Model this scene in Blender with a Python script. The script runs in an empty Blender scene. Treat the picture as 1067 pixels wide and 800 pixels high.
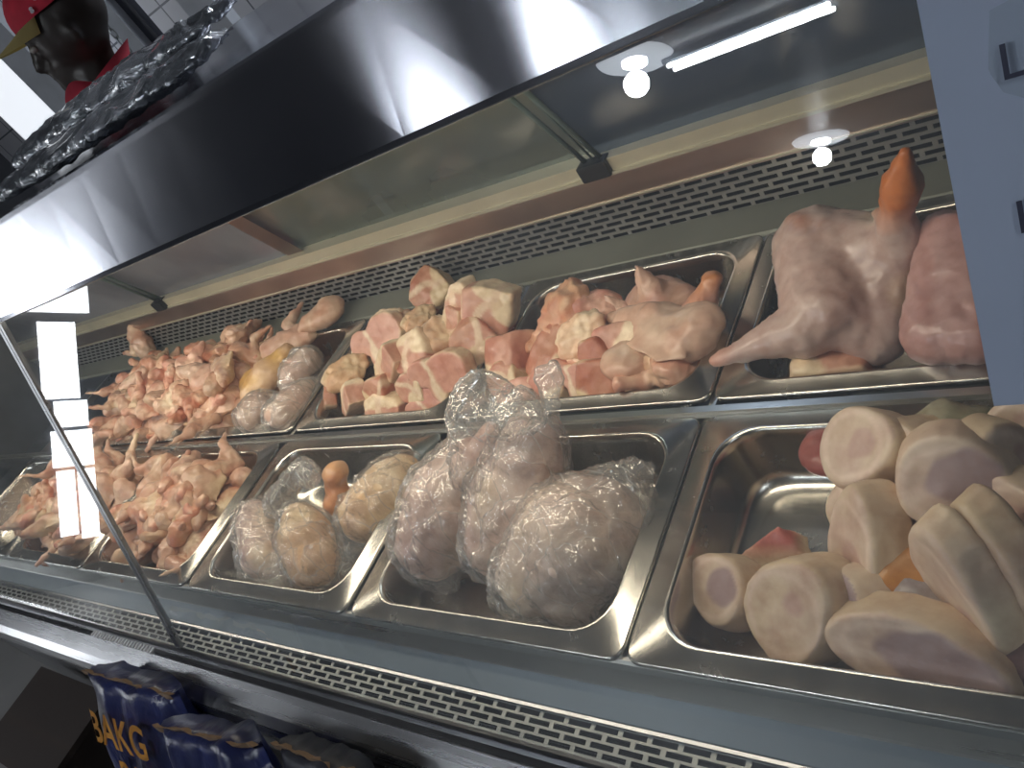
import bpy, bmesh, math, random
from mathutils import Vector, Matrix, Euler, noise
random.seed(7)
C = bpy.context.scene.collection
PI = math.pi
# ------------------------------------------------------------------ camera
F = 840.5466
R = Matrix(((0.75196787, -0.0808881, -0.65421819), (0.38938144, -0.7462987, 0.53983368), (-0.53190829, -0.66067800, -0.52969629)))
CAM = Vector((0, 0, 1.45))
def ray(px, py): return R @ Vector(((px-533.5)/F, (py-400.0)/F, 1.0))
def at(px, py, z):            # point of the picture on the level z
    d = ray(px, py); return CAM + d*((z-CAM.z)/d.z)
def aty(px, py, y):           # point of the picture on the upright plane y
    d = ray(px, py); return CAM + d*(y/d.y)
cd = bpy.data.cameras.new('camera'); cam = bpy.data.objects.new('camera', cd); C.objects.link(cam)
cd.sensor_width = 36; cd.lens = F*36/1067; cd.clip_start = .01
cx, cy, cz = R.col[0], R.col[1], R.col[2]
M4 = Matrix((cx, -cy, -cz)).transposed().to_4x4(); M4.translation = CAM; cam.matrix_world = M4
bpy.context.scene.camera = cam
# ------------------------------------------------------------------ materials
def mat(name):
    m = bpy.data.materials.new(name); m.use_nodes = True
    nt = m.node_tree; b = nt.nodes['Principled BSDF']; return m, nt, b
def N(nt, t, **kw):
    n = nt.nodes.new('ShaderNode'+t)
    for k, v in kw.items():
        if k in n.inputs.keys(): n.inputs[k].default_value = v
        else: setattr(n, k, v)
    return n
def ramp(nt, fac, stops):
    r = nt.nodes.new('ShaderNodeValToRGB'); e = r.color_ramp.elements
    while len(e) < len(stops): e.new(.5)
    for i, (p, c) in enumerate(stops):
        e[i].position = p; e[i].color = (*c, 1) if len(c) == 3 else c
    nt.links.new(fac, r.inputs[0]); return r.outputs[0]
def bump(nt, b, src, strength, dist=.002):
    u = N(nt, 'Bump'); u.inputs['Strength'].default_value = strength; u.inputs['Distance'].default_value = dist
    nt.links.new(src, u.inputs['Height']); nt.links.new(u.outputs[0], b.inputs['Normal'])
def mapped(nt, scale=(1, 1, 1)):
    tc = N(nt, 'TexCoord'); mp = N(nt, 'Mapping'); mp.inputs['Scale'].default_value = scale
    nt.links.new(tc.outputs['Object'], mp.inputs[0]); return mp.outputs[0]
def plain(name, col, rough=.5, metal=0., var=.12, scale=(8, 8, 8), bmp=0.):
    m, nt, b = mat(name); v = mapped(nt, scale)
    n = N(nt, 'TexNoise', Scale=1.0, Detail=5.0); nt.links.new(v, n.inputs['Vector'])
    lo = tuple(max(0, c*(1-var)) for c in col); hi = tuple(min(1, c*(1+var)) for c in col)
    nt.links.new(ramp(nt, n.outputs['Fac'], [(.3, lo), (.7, hi)]), b.inputs['Base Color'])
    b.inputs['Roughness'].default_value = rough; b.inputs['Metallic'].default_value = metal
    if bmp: bump(nt, b, n.outputs['Fac'], bmp)
    return m
def steel(name, col, rough=.28, aniso=0., scale=(3, 60, 60), bmp=.05, tangent=None, dirt=.2):
    m, nt, b = mat(name); v = mapped(nt, scale)
    n = N(nt, 'TexNoise', Scale=1.0, Detail=6.0, Roughness=.65); nt.links.new(v, n.inputs['Vector'])
    v2 = mapped(nt, (7, 7, 7)); n2 = N(nt, 'TexNoise', Scale=1.0, Detail=4.0); nt.links.new(v2, n2.inputs['Vector'])
    lo = tuple(c*(1-dirt) for c in col)
    nt.links.new(ramp(nt, n2.outputs['Fac'], [(.35, lo), (.65, col)]), b.inputs['Base Color'])
    r = ramp(nt, n.outputs['Fac'], [(.2, (rough*.75,)*3), (.8, (rough*1.3,)*3)])
    nt.links.new(r, b.inputs['Roughness'])
    b.inputs['Metallic'].default_value = 1
    if aniso:
        b.inputs['Anisotropic'].default_value = aniso
        t = N(nt, 'CombineXYZ'); t.inputs[0].default_value = tangent[0]; t.inputs[1].default_value = tangent[1]; t.inputs[2].default_value = tangent[2]
        nt.links.new(t.outputs[0], b.inputs['Tangent'])
    if bmp: bump(nt, b, n.outputs['Fac'], bmp, .0006)
    return m
def emit(name, col, s):
    m, nt, b = mat(name); b.inputs['Base Color'].default_value = (*col, 1)
    b.inputs['Emission Color'].default_value = (*col, 1); b.inputs['Emission Strength'].default_value = s; return m
def glassy(name, tint, f0, haze, haze_col=(.8, .85, .9), rough=.0, smear=0.):
    # one thin pane: what passes through, what it mirrors, a diffuse haze mixed into its colour
    m, nt, b = mat(name); nt.nodes.remove(b); out = nt.nodes['Material Output']
    tr = N(nt, 'BsdfTransparent'); tr.inputs[0].default_value = (*tint, 1)
    gl = N(nt, 'BsdfGlossy'); gl.inputs['Roughness'].default_value = rough; gl.inputs[0].default_value = (1, 1, 1, 1)
    df = N(nt, 'BsdfDiffuse'); df.inputs[0].default_value = (*haze_col, 1)
    lw = N(nt, 'LayerWeight'); lw.inputs[0].default_value = .5
    pw = N(nt, 'Math', operation='POWER'); pw.inputs[1].default_value = 5; nt.links.new(lw.outputs['Facing'], pw.inputs[0])
    fr = N(nt, 'Math', operation='MULTIPLY_ADD'); nt.links.new(pw.outputs[0], fr.inputs[0]); fr.inputs[1].default_value = 1-f0; fr.inputs[2].default_value = f0
    m1 = N(nt, 'MixShader'); nt.links.new(fr.outputs[0], m1.inputs[0]); nt.links.new(tr.outputs[0], m1.inputs[1]); nt.links.new(gl.outputs[0], m1.inputs[2])
    m2 = N(nt, 'MixShader'); m2.inputs[0].default_value = haze
    if smear:
        v = mapped(nt, (4, 9, 3)); n = N(nt, 'TexNoise', Scale=1.0, Detail=4.0); nt.links.new(v, n.inputs['Vector'])
        nt.links.new(ramp(nt, n.outputs['Fac'], [(.4, (haze,)*3), (.75, (haze+smear,)*3)]), m2.inputs[0])
    nt.links.new(m1.outputs[0], m2.inputs[1]); nt.links.new(df.outputs[0], m2.inputs[2]); nt.links.new(m2.outputs[0], out.inputs[0])
    return m
def flesh(name, rough=.42, coat=.35, nscale=60, bmp=.35, sss=.0):
    m, nt, b = mat(name)
    a = N(nt, 'VertexColor'); a.layer_name = 'Col'
    v = mapped(nt, (nscale,)*3); n = N(nt, 'TexNoise', Scale=1.0, Detail=5.0, Roughness=.6); nt.links.new(v, n.inputs['Vector'])
    mx = N(nt, 'Mix', data_type='RGBA', blend_type='MULTIPLY'); mx.inputs[0].default_value = .75
    nt.links.new(a.outputs['Color'], mx.inputs[6])
    nt.links.new(ramp(nt, n.outputs['Fac'], [(.25, (.72, .6, .56)), (.6, (1, 1, 1))]), mx.inputs[7])
    oi = N(nt, 'ObjectInfo'); hv = N(nt, 'HueSaturation'); nt.links.new(mx.outputs[2], hv.inputs['Color'])
    nt.links.new(ramp(nt, oi.outputs['Random'], [(0, (.84,)*3), (1, (1.1,)*3)]), hv.inputs['Value'])
    ml = N(nt, 'Math', operation='MULTIPLY_ADD'); nt.links.new(oi.outputs['Random'], ml.inputs[0]); ml.inputs[1].default_value = -.22; ml.inputs[2].default_value = 1.16; nt.links.new(ml.outputs[0], hv.inputs['Saturation'])
    nt.links.new(hv.outputs[0], b.inputs['Base Color'])
    b.inputs['Roughness'].default_value = rough; b.inputs['Coat Weight'].default_value = coat; b.inputs['Coat Roughness'].default_value = .22
    if sss:
        b.inputs['Subsurface Weight'].default_value = sss; b.inputs['Subsurface Radius'].default_value = (.012, .005, .003); b.inputs['Subsurface Scale'].default_value = 1
    bump(nt, b, n.outputs['Fac'], bmp, .002)
    return m
def film(name, haze=.12, crease=.28, scale=22, f0=.20):
    m, nt, b = mat(name); nt.nodes.remove(b); out = nt.nodes['Material Output']
    v = mapped(nt, (scale*1.3, scale*1.3, scale*.55)); wn = N(nt, 'TexNoise', Scale=.6, Detail=2.0); nt.links.new(v, wn.inputs['Vector'])
    ad = N(nt, 'VectorMath', operation='ADD'); nt.links.new(v, ad.inputs[0]); nt.links.new(wn.outputs['Color'], ad.inputs[1])
    n = N(nt, 'TexVoronoi', feature='DISTANCE_TO_EDGE'); n.inputs['Scale'].default_value = 1; nt.links.new(ad.outputs[0], n.inputs['Vector'])
    n2 = N(nt, 'TexNoise', Scale=2.2, Detail=3.0); nt.links.new(v, n2.inputs['Vector'])
    hs = N(nt, 'Math', operation='MULTIPLY_ADD'); nt.links.new(n2.outputs['Fac'], hs.inputs[0]); hs.inputs[1].default_value = .8; nt.links.new(n.outputs['Distance'], hs.inputs[2])
    bp = N(nt, 'Bump'); bp.inputs['Strength'].default_value = 1; bp.inputs['Distance'].default_value = .016; nt.links.new(hs.outputs[0], bp.inputs['Height'])
    tr = N(nt, 'BsdfTransparent'); tr.inputs[0].default_value = (.98, .98, .98, 1)
    gl = N(nt, 'BsdfGlossy'); gl.inputs['Roughness'].default_value = .14; nt.links.new(bp.outputs[0], gl.inputs['Normal'])
    df = N(nt, 'BsdfDiffuse'); df.inputs[0].default_value = (.97, .95, .90, 1)
    lw = N(nt, 'LayerWeight'); lw.inputs[0].default_value = .5; nt.links.new(bp.outputs[0], lw.inputs['Normal'])
    pw = N(nt, 'Math', operation='POWER'); pw.inputs[1].default_value = 3; nt.links.new(lw.outputs['Facing'], pw.inputs[0])
    fr = N(nt, 'Math', operation='MULTIPLY_ADD'); nt.links.new(pw.outputs[0], fr.inputs[0]); fr.inputs[1].default_value = .5; fr.inputs[2].default_value = f0
    m1 = N(nt, 'MixShader'); nt.links.new(fr.outputs[0], m1.inputs[0]); nt.links.new(tr.outputs[0], m1.inputs[1]); nt.links.new(gl.outputs[0], m1.inputs[2])
    m2 = N(nt, 'MixShader'); nt.links.new(ramp(nt, n.outputs['Distance'], [(.0, (crease,)*3), (.035, (haze,)*3)]), m2.inputs[0])
    nt.links.new(m1.outputs[0], m2.inputs[1]); nt.links.new(df.outputs[0], m2.inputs[2]); nt.links.new(m2.outputs[0], out.inputs[0])
    return m
ST_FASCIA = steel('brushed_steel_canopy', (.52, .54, .60), .15, 1.0, (.01, .01, .01), 0, (0, .40, .916), .08)
ST_PAN = steel('pan_steel', (.62, .60, .55), .24, 0, (25, 25, 25), .04, dirt=.25)
ST_DECK = steel('deck_steel', (.52, .52, .49), .30, 0, (2, 60, 60), .04)
ST_RAIL = steel('rail_steel', (.42, .43, .45), .30, 0, (2, 80, 80), .05)
ST_BEAM = steel('beam_steel', (.60, .48, .42), .38, 0, (2, 60, 60), .06)  # rose tint puts the mirrored meat into the steel's colour
ST_DARK = steel('dark_steel', (.30, .32, .33), .4, 0, (2, 40, 40), .05)
REFL_BLUE = plain('painted_blue_reflection', (.17, .21, .245), .38, .2)  # ceiling's bluish reflection put into the apron's own colour
SAGE = plain('sage_grey_panel', (.20, .21, .175), .42, .3)
CREAM = plain('cream_trim', (.55, .52, .40), .4, .3)
GRILLE = plain('grille_metal', (.34, .33, .31), .4, .6)
FGRILLE = plain('front_grille_metal', (.42, .44, .42), .35, .5)
BLACK = plain('black_plastic', (.012, .012, .013), .35)
VOID = plain('dark_duct', (.012, .012, .012), .8)
BODY = plain('counter_body', (.10, .10, .105), .5)
GREY = plain('grey_frame', (.16, .18, .21), .45)
LGREY = plain('light_grey_frame', (.42, .45, .50), .45)
WHITE = plain('plain_white', (.75, .76, .8), .5, var=.05)
PAPER = plain('paper', (.42, .49, .64), .7, var=.04)
INK = plain('ink', (.03, .035, .07), .6)
CLEAR = glassy('front_glass', (.96, .975, .97), .07, .075, smear=.07)  # veil of haze put into the glass colour to lift the blacks
EDGE = plain('glass_edge', (.10, .14, .13), .2)
REARG = glassy('rear_glass_green', (.30, .34, .31), .10, .40, (.20, .22, .18), .12, .22)
REARB = glassy('rear_glass_blue', (.16, .19, .24), .10, .50, (.075, .10, .14), .12, .10)
REARW = glassy('rear_glass_pale', (.35, .36, .4), .10, .45, (.26, .27, .31), .15, .4)  # pale haze colour, strongest smear of the panes
SKIN = flesh('chicken_flesh', .40, .35, 55, .4)
CUT = flesh('cut_meat', .45, .25, 90, .3)
BONE = flesh('bone_slice', .5, .2, 45, .25)
FILM = film('clear_plastic_film')
FILM2 = film('tight_plastic_wrap', .05, .30, 30, .12)
# ------------------------------------------------------------------ mesh helpers
def tag(o, label=None, cat=None, group=None, kind=None):
    if label: o['label'] = label
    if cat: o['category'] = cat
    if group: o['group'] = group
    if kind: o['kind'] = kind
    return o
def link(name, me, m=None, parent=None, smooth=False):
    o = bpy.data.objects.new(name, me); C.objects.link(o)
    if m is not None and not me.materials: me.materials.append(m)
    if parent is not None: o.parent = parent
    if smooth: me.shade_smooth()
    return o
def obj(name, bm, m, parent=None, smooth=False, off=(0, 0, 0)):
    bmesh.ops.recalc_face_normals(bm, faces=bm.faces)
    if parent is not None:
        inv = -Vector(parent.location)
        bmesh.ops.translate(bm, verts=bm.verts, vec=inv)
    me = bpy.data.meshes.new(name); bm.to_mesh(me); bm.free()
    return link(name, me, m, parent, smooth)
def empty(name, loc=(0, 0, 0)):
    o = bpy.data.objects.new(name, None); C.objects.link(o); o.location = loc; o.empty_display_size = .05; return o
def box(bm, x0, x1, y0, y1, z0, z1):
    v = [bm.verts.new((x, y, z)) for x in (x0, x1) for y in (y0, y1) for z in (z0, z1)]
    for f in ((0, 1, 3, 2), (4, 6, 7, 5), (0, 4, 5, 1), (2, 3, 7, 6), (0, 2, 6, 4), (1, 5, 7, 3)): bm.faces.new([v[i] for i in f])
def boxm(*a):
    bm = bmesh.new(); box(bm, *a); return bm
def prism(bm, prof, x0, x1):   # (y,z) outline swept along x
    a = [bm.verts.new((x0, y, z)) for y, z in prof]; b = [bm.verts.new((x1, y, z)) for y, z in prof]
    n = len(prof)
    for i in range(n): bm.faces.new((a[i], a[(i+1) % n], b[(i+1) % n], b[i]))
    bm.faces.new(a[::-1]); bm.faces.new(b); bm.normal_update()
def sheet(bm, prof, x0, x1, t=.0015, seg=1):   # thin bent sheet following an open (y,z) line
    out = []
    for i, (y, z) in enumerate(prof):
        p = prof[max(0, i-1)]; q = prof[min(len(prof)-1, i+1)]
        d = Vector((q[0]-p[0], q[1]-p[1])).normalized(); out.append((y-d.y*t, z+d.x*t))
    for i in range(seg): prism(bm, list(prof)+out[::-1], x0+(x1-x0)*i/seg, x0+(x1-x0)*(i+1)/seg)
    if seg > 1: bmesh.ops.remove_doubles(bm, verts=bm.verts, dist=1e-5); bmesh.ops.delete(bm, geom=[f for f in bm.faces if abs(f.normal.x) > .9], context='FACES_ONLY')
def tube(bm, p0, p1, r, r1=None, seg=12):
    p0, p1 = Vector(p0), Vector(p1); d = p1-p0
    mt = Matrix.Translation((p0+p1)/2) @ d.to_track_quat('Z', 'Y').to_matrix().to_4x4()
    bmesh.ops.create_cone(bm, cap_ends=True, segments=seg, radius1=r, radius2=r if r1 is None else r1, depth=d.length, matrix=mt)
def bevel(bm, w, seg=2):
    bmesh.ops.bevel(bm, geom=[e for e in bm.edges], offset=w, segments=seg, affect='EDGES', profile=.7)
    return bm
def hull_piece(bm, kind, a):
    t = bmesh.new()
    if kind == 'cap':
        for p, r in ((a[0], a[1]), (a[2], a[3])):
            bmesh.ops.create_icosphere(t, subdivisions=2, radius=r, matrix=Matrix.Translation(Vector(p)))
    elif kind == 'ell':
        mm = Matrix.Translation(Vector(a[0])) @ (Euler(a[2]).to_matrix().to_4x4() if len(a) > 2 else Matrix()) @ Matrix.Diagonal((*a[1], 1))
        bmesh.ops.create_icosphere(t, subdivisions=3, radius=1, matrix=mm)
    elif kind == 'pts':
        for p in a: t.verts.new(p)
    h = bmesh.ops.convex_hull(t, input=t.verts)
    junk = list({g for g in h['geom_interior']+h['geom_unused'] if isinstance(g, bmesh.types.BMVert)})
    if junk: bmesh.ops.delete(t, geom=junk, context='VERTS')
    me = bpy.data.meshes.new('t'); t.to_mesh(me); t.free(); bm.from_mesh(me); bpy.data.meshes.remove(me)
def fbm(p, f, o=3): return noise.fractal(p*f, 1.0, 2.0, o)
def blob(prims, voxel=.003, sm=3, disp=(), col=None, seed=0, off=None):
    """one continuous surface grown over all the given bodies, then creased and tinted"""
    bm = bmesh.new()
    for k, a in prims: hull_piece(bm, k, a)
    me = bpy.data.meshes.new('tmp'); bm.to_mesh(me); bm.free()
    o = bpy.data.objects.new('tmp', me); C.objects.link(o)
    md = o.modifiers.new('r', 'REMESH'); md.mode = 'VOXEL'; md.voxel_size = voxel
    dg = bpy.context.evaluated_depsgraph_get(); dg.update()
    me2 = bpy.data.meshes.new_from_object(o.evaluated_get(dg)); bpy.data.objects.remove(o); bpy.data.meshes.remove(me)
    bm = bmesh.new(); bm.from_mesh(me2)
    for _ in range(sm): bmesh.ops.smooth_vert(bm, verts=bm.verts, factor=.5, use_axis_x=True, use_axis_y=True, use_axis_z=True)
    sv = Vector((seed*3.7, seed*1.3, seed*2.1))
    for amp, fr, mode in disp:
        bm.normal_update()
        for v in bm.verts:
            p = v.co*fr+sv
            if mode == 'n': h = noise.fractal(p, 1.0, 2.0, 3)
            elif mode == 'ridge': h = 1-2*abs(noise.noise(p+Vector((noise.noise(p*.5), 0, noise.noise(p*.7)))*1.2))**.6
            elif mode == 'fold': h = 1-2*abs(noise.noise(Vector((p.x*1.6, p.y*1.6, p.z*.35))))**.6
            v.co += v.normal*(amp*h)
    bm.normal_update(); bm.to_mesh(me2)
    if col:
        ca = me2.color_attributes.new('Col', 'FLOAT_COLOR', 'POINT')
        buf = []
        for v in bm.verts: c = col(v.co, v.normal, sv); buf.extend((max(0, c[0]), max(0, c[1]), max(0, c[2]), 1))
        ca.data.foreach_set('color', buf)
    bm.free(); me2.shade_smooth(); return me2
def lerp(a, b, t): t = max(0, min(1, t)); return tuple(x+(y-x)*t for x, y in zip(a, b))
PALE = (.74, .54, .40); PINK = (.66, .38, .27); RED = (.50, .15, .10); FAT = (.86, .70, .48); YEL = (.78, .50, .20); ORG = (.70, .30, .10); IVORY = (.80, .66, .46); PURP = (.42, .31, .30)
def col_chicken(w=1., base=PALE, deep=PINK, f=26):
    def c(p, n, s):
        t = noise.fractal(p*f+s, 1.0, 2.0, 3)
        k = lerp(base, deep, .45+t*.9*w)
        u = noise.noise(p*14+s*2+Vector((5, 5, 5)))
        return lerp(k, FAT, (u-.15)*2.2)
    return c
def recentre(me, base=None):
    # moves a mesh made in scene coordinates so its origin is its lowest middle
    vs = [v.co for v in me.vertices]
    c = Vector((sum(v.x for v in vs)/len(vs), sum(v.y for v in vs)/len(vs), min(v.z for v in vs)))
    me.transform(Matrix.Translation(-c)); return c
# ------------------------------------------------------------------ the room
def struct(name, bm, m, smooth=False):
    return tag(obj(name, bm, m, None, smooth), kind='structure')
XL, XR, YF, YB, ZC = -7.0, 4.0, -6.0, 3.2, 2.7
FLOOR = plain('grey_floor', (.20, .195, .19), .45, scale=(3, 3, 3))
def tile_mat(name, col, grout, w, h, axis='xz'):
    m, nt, b = mat(name); tc = N(nt, 'TexCoord'); sp = N(nt, 'SeparateXYZ'); cb = N(nt, 'CombineXYZ')
    nt.links.new(tc.outputs['Object'], sp.inputs[0]); nt.links.new(sp.outputs[axis[0].upper()], cb.inputs[0]); nt.links.new(sp.outputs[axis[1].upper()], cb.inputs[1])
    bt = N(nt, 'TexBrick'); bt.offset = 0; bt.inputs['Scale'].default_value = 1; bt.inputs['Brick Width'].default_value = w; bt.inputs['Row Height'].default_value = h
    bt.inputs['Mortar Size'].default_value = .006; bt.inputs['Color1'].default_value = (*col, 1); bt.inputs['Color2'].default_value = (*[c*.93 for c in col], 1); bt.inputs['Mortar'].default_value = (*grout, 1)
    nt.links.new(cb.outputs[0], bt.inputs[0]); nt.links.new(bt.outputs[0], b.inputs['Base Color']); b.inputs['Roughness'].default_value = .25; return m
TILE = tile_mat('white_wall_tile', (.62, .63, .68), (.16, .17, .2), .30, .30)
struct('floor', boxm(XL-.1, XR+.1, YF-.1, YB+.1, -.1, 0), FLOOR)
CEIL = tile_mat('ceiling_tile', (.16, .165, .18), (.14, .14, .15), .6, .6, 'xy')
struct('ceiling', boxm(XL-.1, XR+.1, YF-.1, YB+.1, ZC, ZC+.1), CEIL)
WALLM = plain('dull_wall', (.07, .075, .09), .7)
struct('wall_back', boxm(XL-.1, XR+.1, YB, YB+.1, 0, ZC), TILE)
struct('wall_front', boxm(XL-.1, XR+.1, YF-.1, YF, 0, ZC), WALLM)
struct('wall_left', boxm(XL-.1, XL, YF, YB, 0, ZC), WALLM)
struct('wall_right', boxm(XR, XR+.1, YF, YB, 0, ZC), WALLM)
# shop front openings that light the room (they show as bright streaks in the steel and in the panes)
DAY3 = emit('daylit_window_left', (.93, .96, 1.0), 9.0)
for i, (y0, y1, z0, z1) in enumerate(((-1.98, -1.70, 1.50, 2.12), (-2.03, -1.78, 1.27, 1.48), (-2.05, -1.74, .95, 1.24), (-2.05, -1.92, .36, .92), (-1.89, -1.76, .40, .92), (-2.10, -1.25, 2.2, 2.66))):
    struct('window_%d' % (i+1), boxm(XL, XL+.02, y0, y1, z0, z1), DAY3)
PANEL = emit('streak_panel_glow', (.92, .95, 1), 50.0); PANELS = emit('streak_panel_soft', (.92, .95, 1), 22.0)  # added unseen glow panels, placed to streak the canopy steel
for xx, yy, w_, m_, lab in ((-2.49, -1.7, .20, PANELS, 'wide oblong glow panel added above the aisle for the canopy streaks, left of the two'), (-1.78, -1.7, .12, PANEL, 'bright oblong glow panel right of the two, added above the aisle for the canopy streaks')):
    tag(obj('added_streak_panel', boxm(xx-w_/2, xx+w_/2, yy-.2, yy+.2, ZC-.02, ZC-.001), m_), lab, 'ceiling light')
# ceiling lights: two round downlights and a twin tube
def downlight(px, py, label):
    t = empty('downlight', (px, py, ZC)); tag(t, label, 'ceiling light')
    bm = bmesh.new(); tube(bm, (px, py, ZC-.012), (px, py, ZC-.001), .17, .18, 40); obj('trim_ring', bm, emit('lit_ring', (.85, .92, 1), 5.0), t)
    bm = bmesh.new(); tube(bm, (px, py, ZC-.03), (px, py, ZC-.012), .06, .06, 24); obj('bulb', bm, emit('bulb_glow', (.9, .95, 1), 70.0), t)
downlight(-1.91, -2.58, 'round white recessed ceiling downlight beside the end of the twin tube light')
downlight(-1.81, -4.69, 'round white recessed ceiling downlight standing alone, away from the tube light')
t = empty('tube_light', (-1.42, -2.72, ZC)); tag(t, 'long twin tube ceiling light with two thin parallel bright tubes', 'tube light')
obj('fitting', boxm(-1.82, -1.03, -2.77, -2.67, ZC-.03, ZC-.002), GREY, t)
for yy in (-2.75, -2.69):
    bm = bmesh.new(); tube(bm, (-1.80, yy, ZC-.045), (-1.05, yy, ZC-.045), .011); obj('tube', bm, emit('tube_glow', (.88, .96, 1), 60.0), t)
# ------------------------------------------------------------------ the display counter
CX0, CX1 = -2.75, .45
case = empty('display_counter', (-1.15, .45, 0)); tag(case, 'long stainless steel refrigerated meat display counter with slanted front glass', 'display counter')
def P(n, bm, m, s=False):
    if n.startswith('canopy'):
        for v in bm.verts: v.co.z += (.003+.0165*(v.co.x+1.118))*max(0, min(1, (1.400-v.co.z)/.092))
    return obj(n, bm, m, case, s)
# canopy: gently bulging brushed fascia, flat top
prof = [(.345, 1.308), (.3452, 1.312), (.3820, 1.3955), (.384, 1.3995), (.388, 1.4007)]
bm = bmesh.new(); sheet(bm, prof, CX0, CX1, .002, 40); P('canopy_fascia', bm, ST_FASCIA)
P('canopy_top', boxm(CX0, CX1, .3865, .70, 1.392, 1.4010), ST_FASCIA)
P('canopy_underside', boxm(CX0, CX1, .352, .70, 1.314, 1.322), ST_DARK)
P('canopy_back', boxm(CX0, CX1, .698, .704, 1.314, 1.4010), ST_DARK)
bm = bmesh.new(); tube(bm, (CX0, .3455, 1.3075), (CX1, .3455, 1.3075), .0010, None, 8); P('canopy_drip_edge', bm, steel('bright_edge', (.8, .82, .85), .15), True)
bm = bmesh.new(); tube(bm, (CX0, .3845, 1.4000), (CX1, .3845, 1.4000), .0014, None, 8); P('canopy_top_edge', bm, bpy.data.materials['bright_edge'], True)
# front glass, leaning back, two panes with a metal joint
gu = Vector((0, .199, .457)).normalized(); gn = Vector((0, -gu.z, gu.y)); g0 = Vector((0, .155, .845)); g1 = Vector((0, .352, 1.307))
def glassquad(x0, x1, m, name):
    bm = bmesh.new(); v = [bm.verts.new((x, p.y, p.z)) for x, p in ((x0, g0), (x1, g0), (x1, g1+gu*.0165*(x1+1.118)), (x0, g1+gu*.0165*(x0+1.118)))]; bm.faces.new(v); return P(name, bm, m)
glassquad(CX0+.01, -1.141, CLEAR, 'front_glass'); glassquad(-1.131, CX1-.01, CLEAR, 'front_glass')
bm = bmesh.new()
for s in (-.0045, .0045):
    a = g0-gn*.001; b = g1-gn*.001
    v = []
    for p in (a, b):
        for dx, dn in ((-.0035, -.003), (.0035, -.003), (.0035, .003), (-.0035, .003)):
            q = p+gn*dn; v.append(bm.verts.new((-1.1365+s+dx, q.y, q.z)))
    for i in range(4): bm.faces.new((v[i], v[(i+1) % 4], v[4+(i+1) % 4], v[4+i]))
    bm.faces.new(v[3::-1]); bm.faces.new(v[4:])
P('glass_joint_strip', bm, ST_RAIL)
# deck that carries the pans
bm = bmesh.new(); sheet(bm, [(.2285, .8975), (.2250, .898), (.2225, .8955), (.2215, .885), (.214, .868), (.2125, .866)], CX0, CX1); P('deck_front_lip', bm, ST_DECK, False)
bm = bmesh.new(); sheet(bm, [(.2225, .872), (.206, .862), (.190, .8535), (.1885, .8515)], CX0, CX1); P('front_apron', bm, REFL_BLUE)
bm = bmesh.new(); box(bm, CX0, CX1, .1855, .1885, .828, .8535); P('apron_step', bm, ST_RAIL)
bm = bmesh.new(); box(bm, CX0, CX1, .482, .498, .885, .9015); box(bm, CX0, CX1, .486, .494, .9015, .906); P('cross_rail', bm, ST_DECK)
P('deck_well', boxm(CX0, CX1, .225, .80, .790, .800), ST_DARK)
P('well_front', boxm(CX0, CX1, .226, .230, .80, .895), ST_DARK)
for x in (-2.221, -1.856, -1.491, -1.126, -.748, -.384, -.019): P('divider_bar', boxm(x-.004, x+.004, .23, .775, .880, .8955), ST_DECK)
# air grilles with brick pattern openings
def grille(name, m, xs0, xs1, pitch, rows, a, b, web, bar, th=.0012):
    """a, b: (y,z) of the near and far edge; rows of slots between"""
    bm = bmesh.new(); A = Vector((0, *a)); D = Vector((0, b[0]-a[0], b[1]-a[1])); L = D.length; u = D/L; nn = Vector((0, -u.z, u.y))*th
    def q(x0, x1, s0, s1):
        v = [bm.verts.new(Vector((x, 0, 0))+A+u*s+k) for k in (Vector(), nn) for x, s in ((x0, s0), (x1, s0), (x1, s1), (x0, s1))]
        for f in ((0, 1, 2, 3), (7, 6, 5, 4), (0, 4, 5, 1), (1, 5, 6, 2), (2, 6, 7, 3), (3, 7, 4, 0)): bm.faces.new([v[i] for i in f])
    rp = L/rows
    for i in range(rows+1): q(xs0, xs1, i*rp-bar/2, i*rp+bar/2)
    n = int((xs1-xs0)/pitch)
    for i in range(rows):
        for k in range(n+1):
            x = xs0+(k+(.5 if i % 2 else 0))*pitch
            if x < xs1: q(x-web/2, x+web/2, i*rp+bar/2, (i+1)*rp-bar/2)
    return P(name, bm, m)
grille('front_air_grille', FGRILLE, CX0, CX1, .0285, 4, (.158, .845), (.186, .8475), .0048, .0022)
P('front_duct', boxm(CX0, CX1, .157, .187, .805, .812), VOID)
grille('rear_air_grille', GRILLE, CX0, CX1, .030, 6, (.822, .906), (.822, .966), .0055, .0042)
P('rear_duct', boxm(CX0, CX1, .845, .85, .89, 1.0), VOID)
P('back_panel', (lambda b: (sheet(b, [(.772, .893), (.776, .897), (.8215, .9065)], CX0, CX1), b)[1])(bmesh.new()), SAGE)
# rear beam with ridged trim
bm = bmesh.new(); box(bm, CX0, CX1, .818, .86, .965, 1.008); P('rear_beam', bm, ST_BEAM)
bm = bmesh.new()
for i in range(4): box(bm, CX0, CX1, .812+.006*i, .822+.006*i, 1.0085+.006*i, 1.0130+.006*i)
box(bm, CX0, CX1, .816, .86, 1.008, 1.0315); box(bm, CX0, CX1, .8155, .818, .9685, .9705)
P('rear_beam_trim', bm, CREAM)
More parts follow.
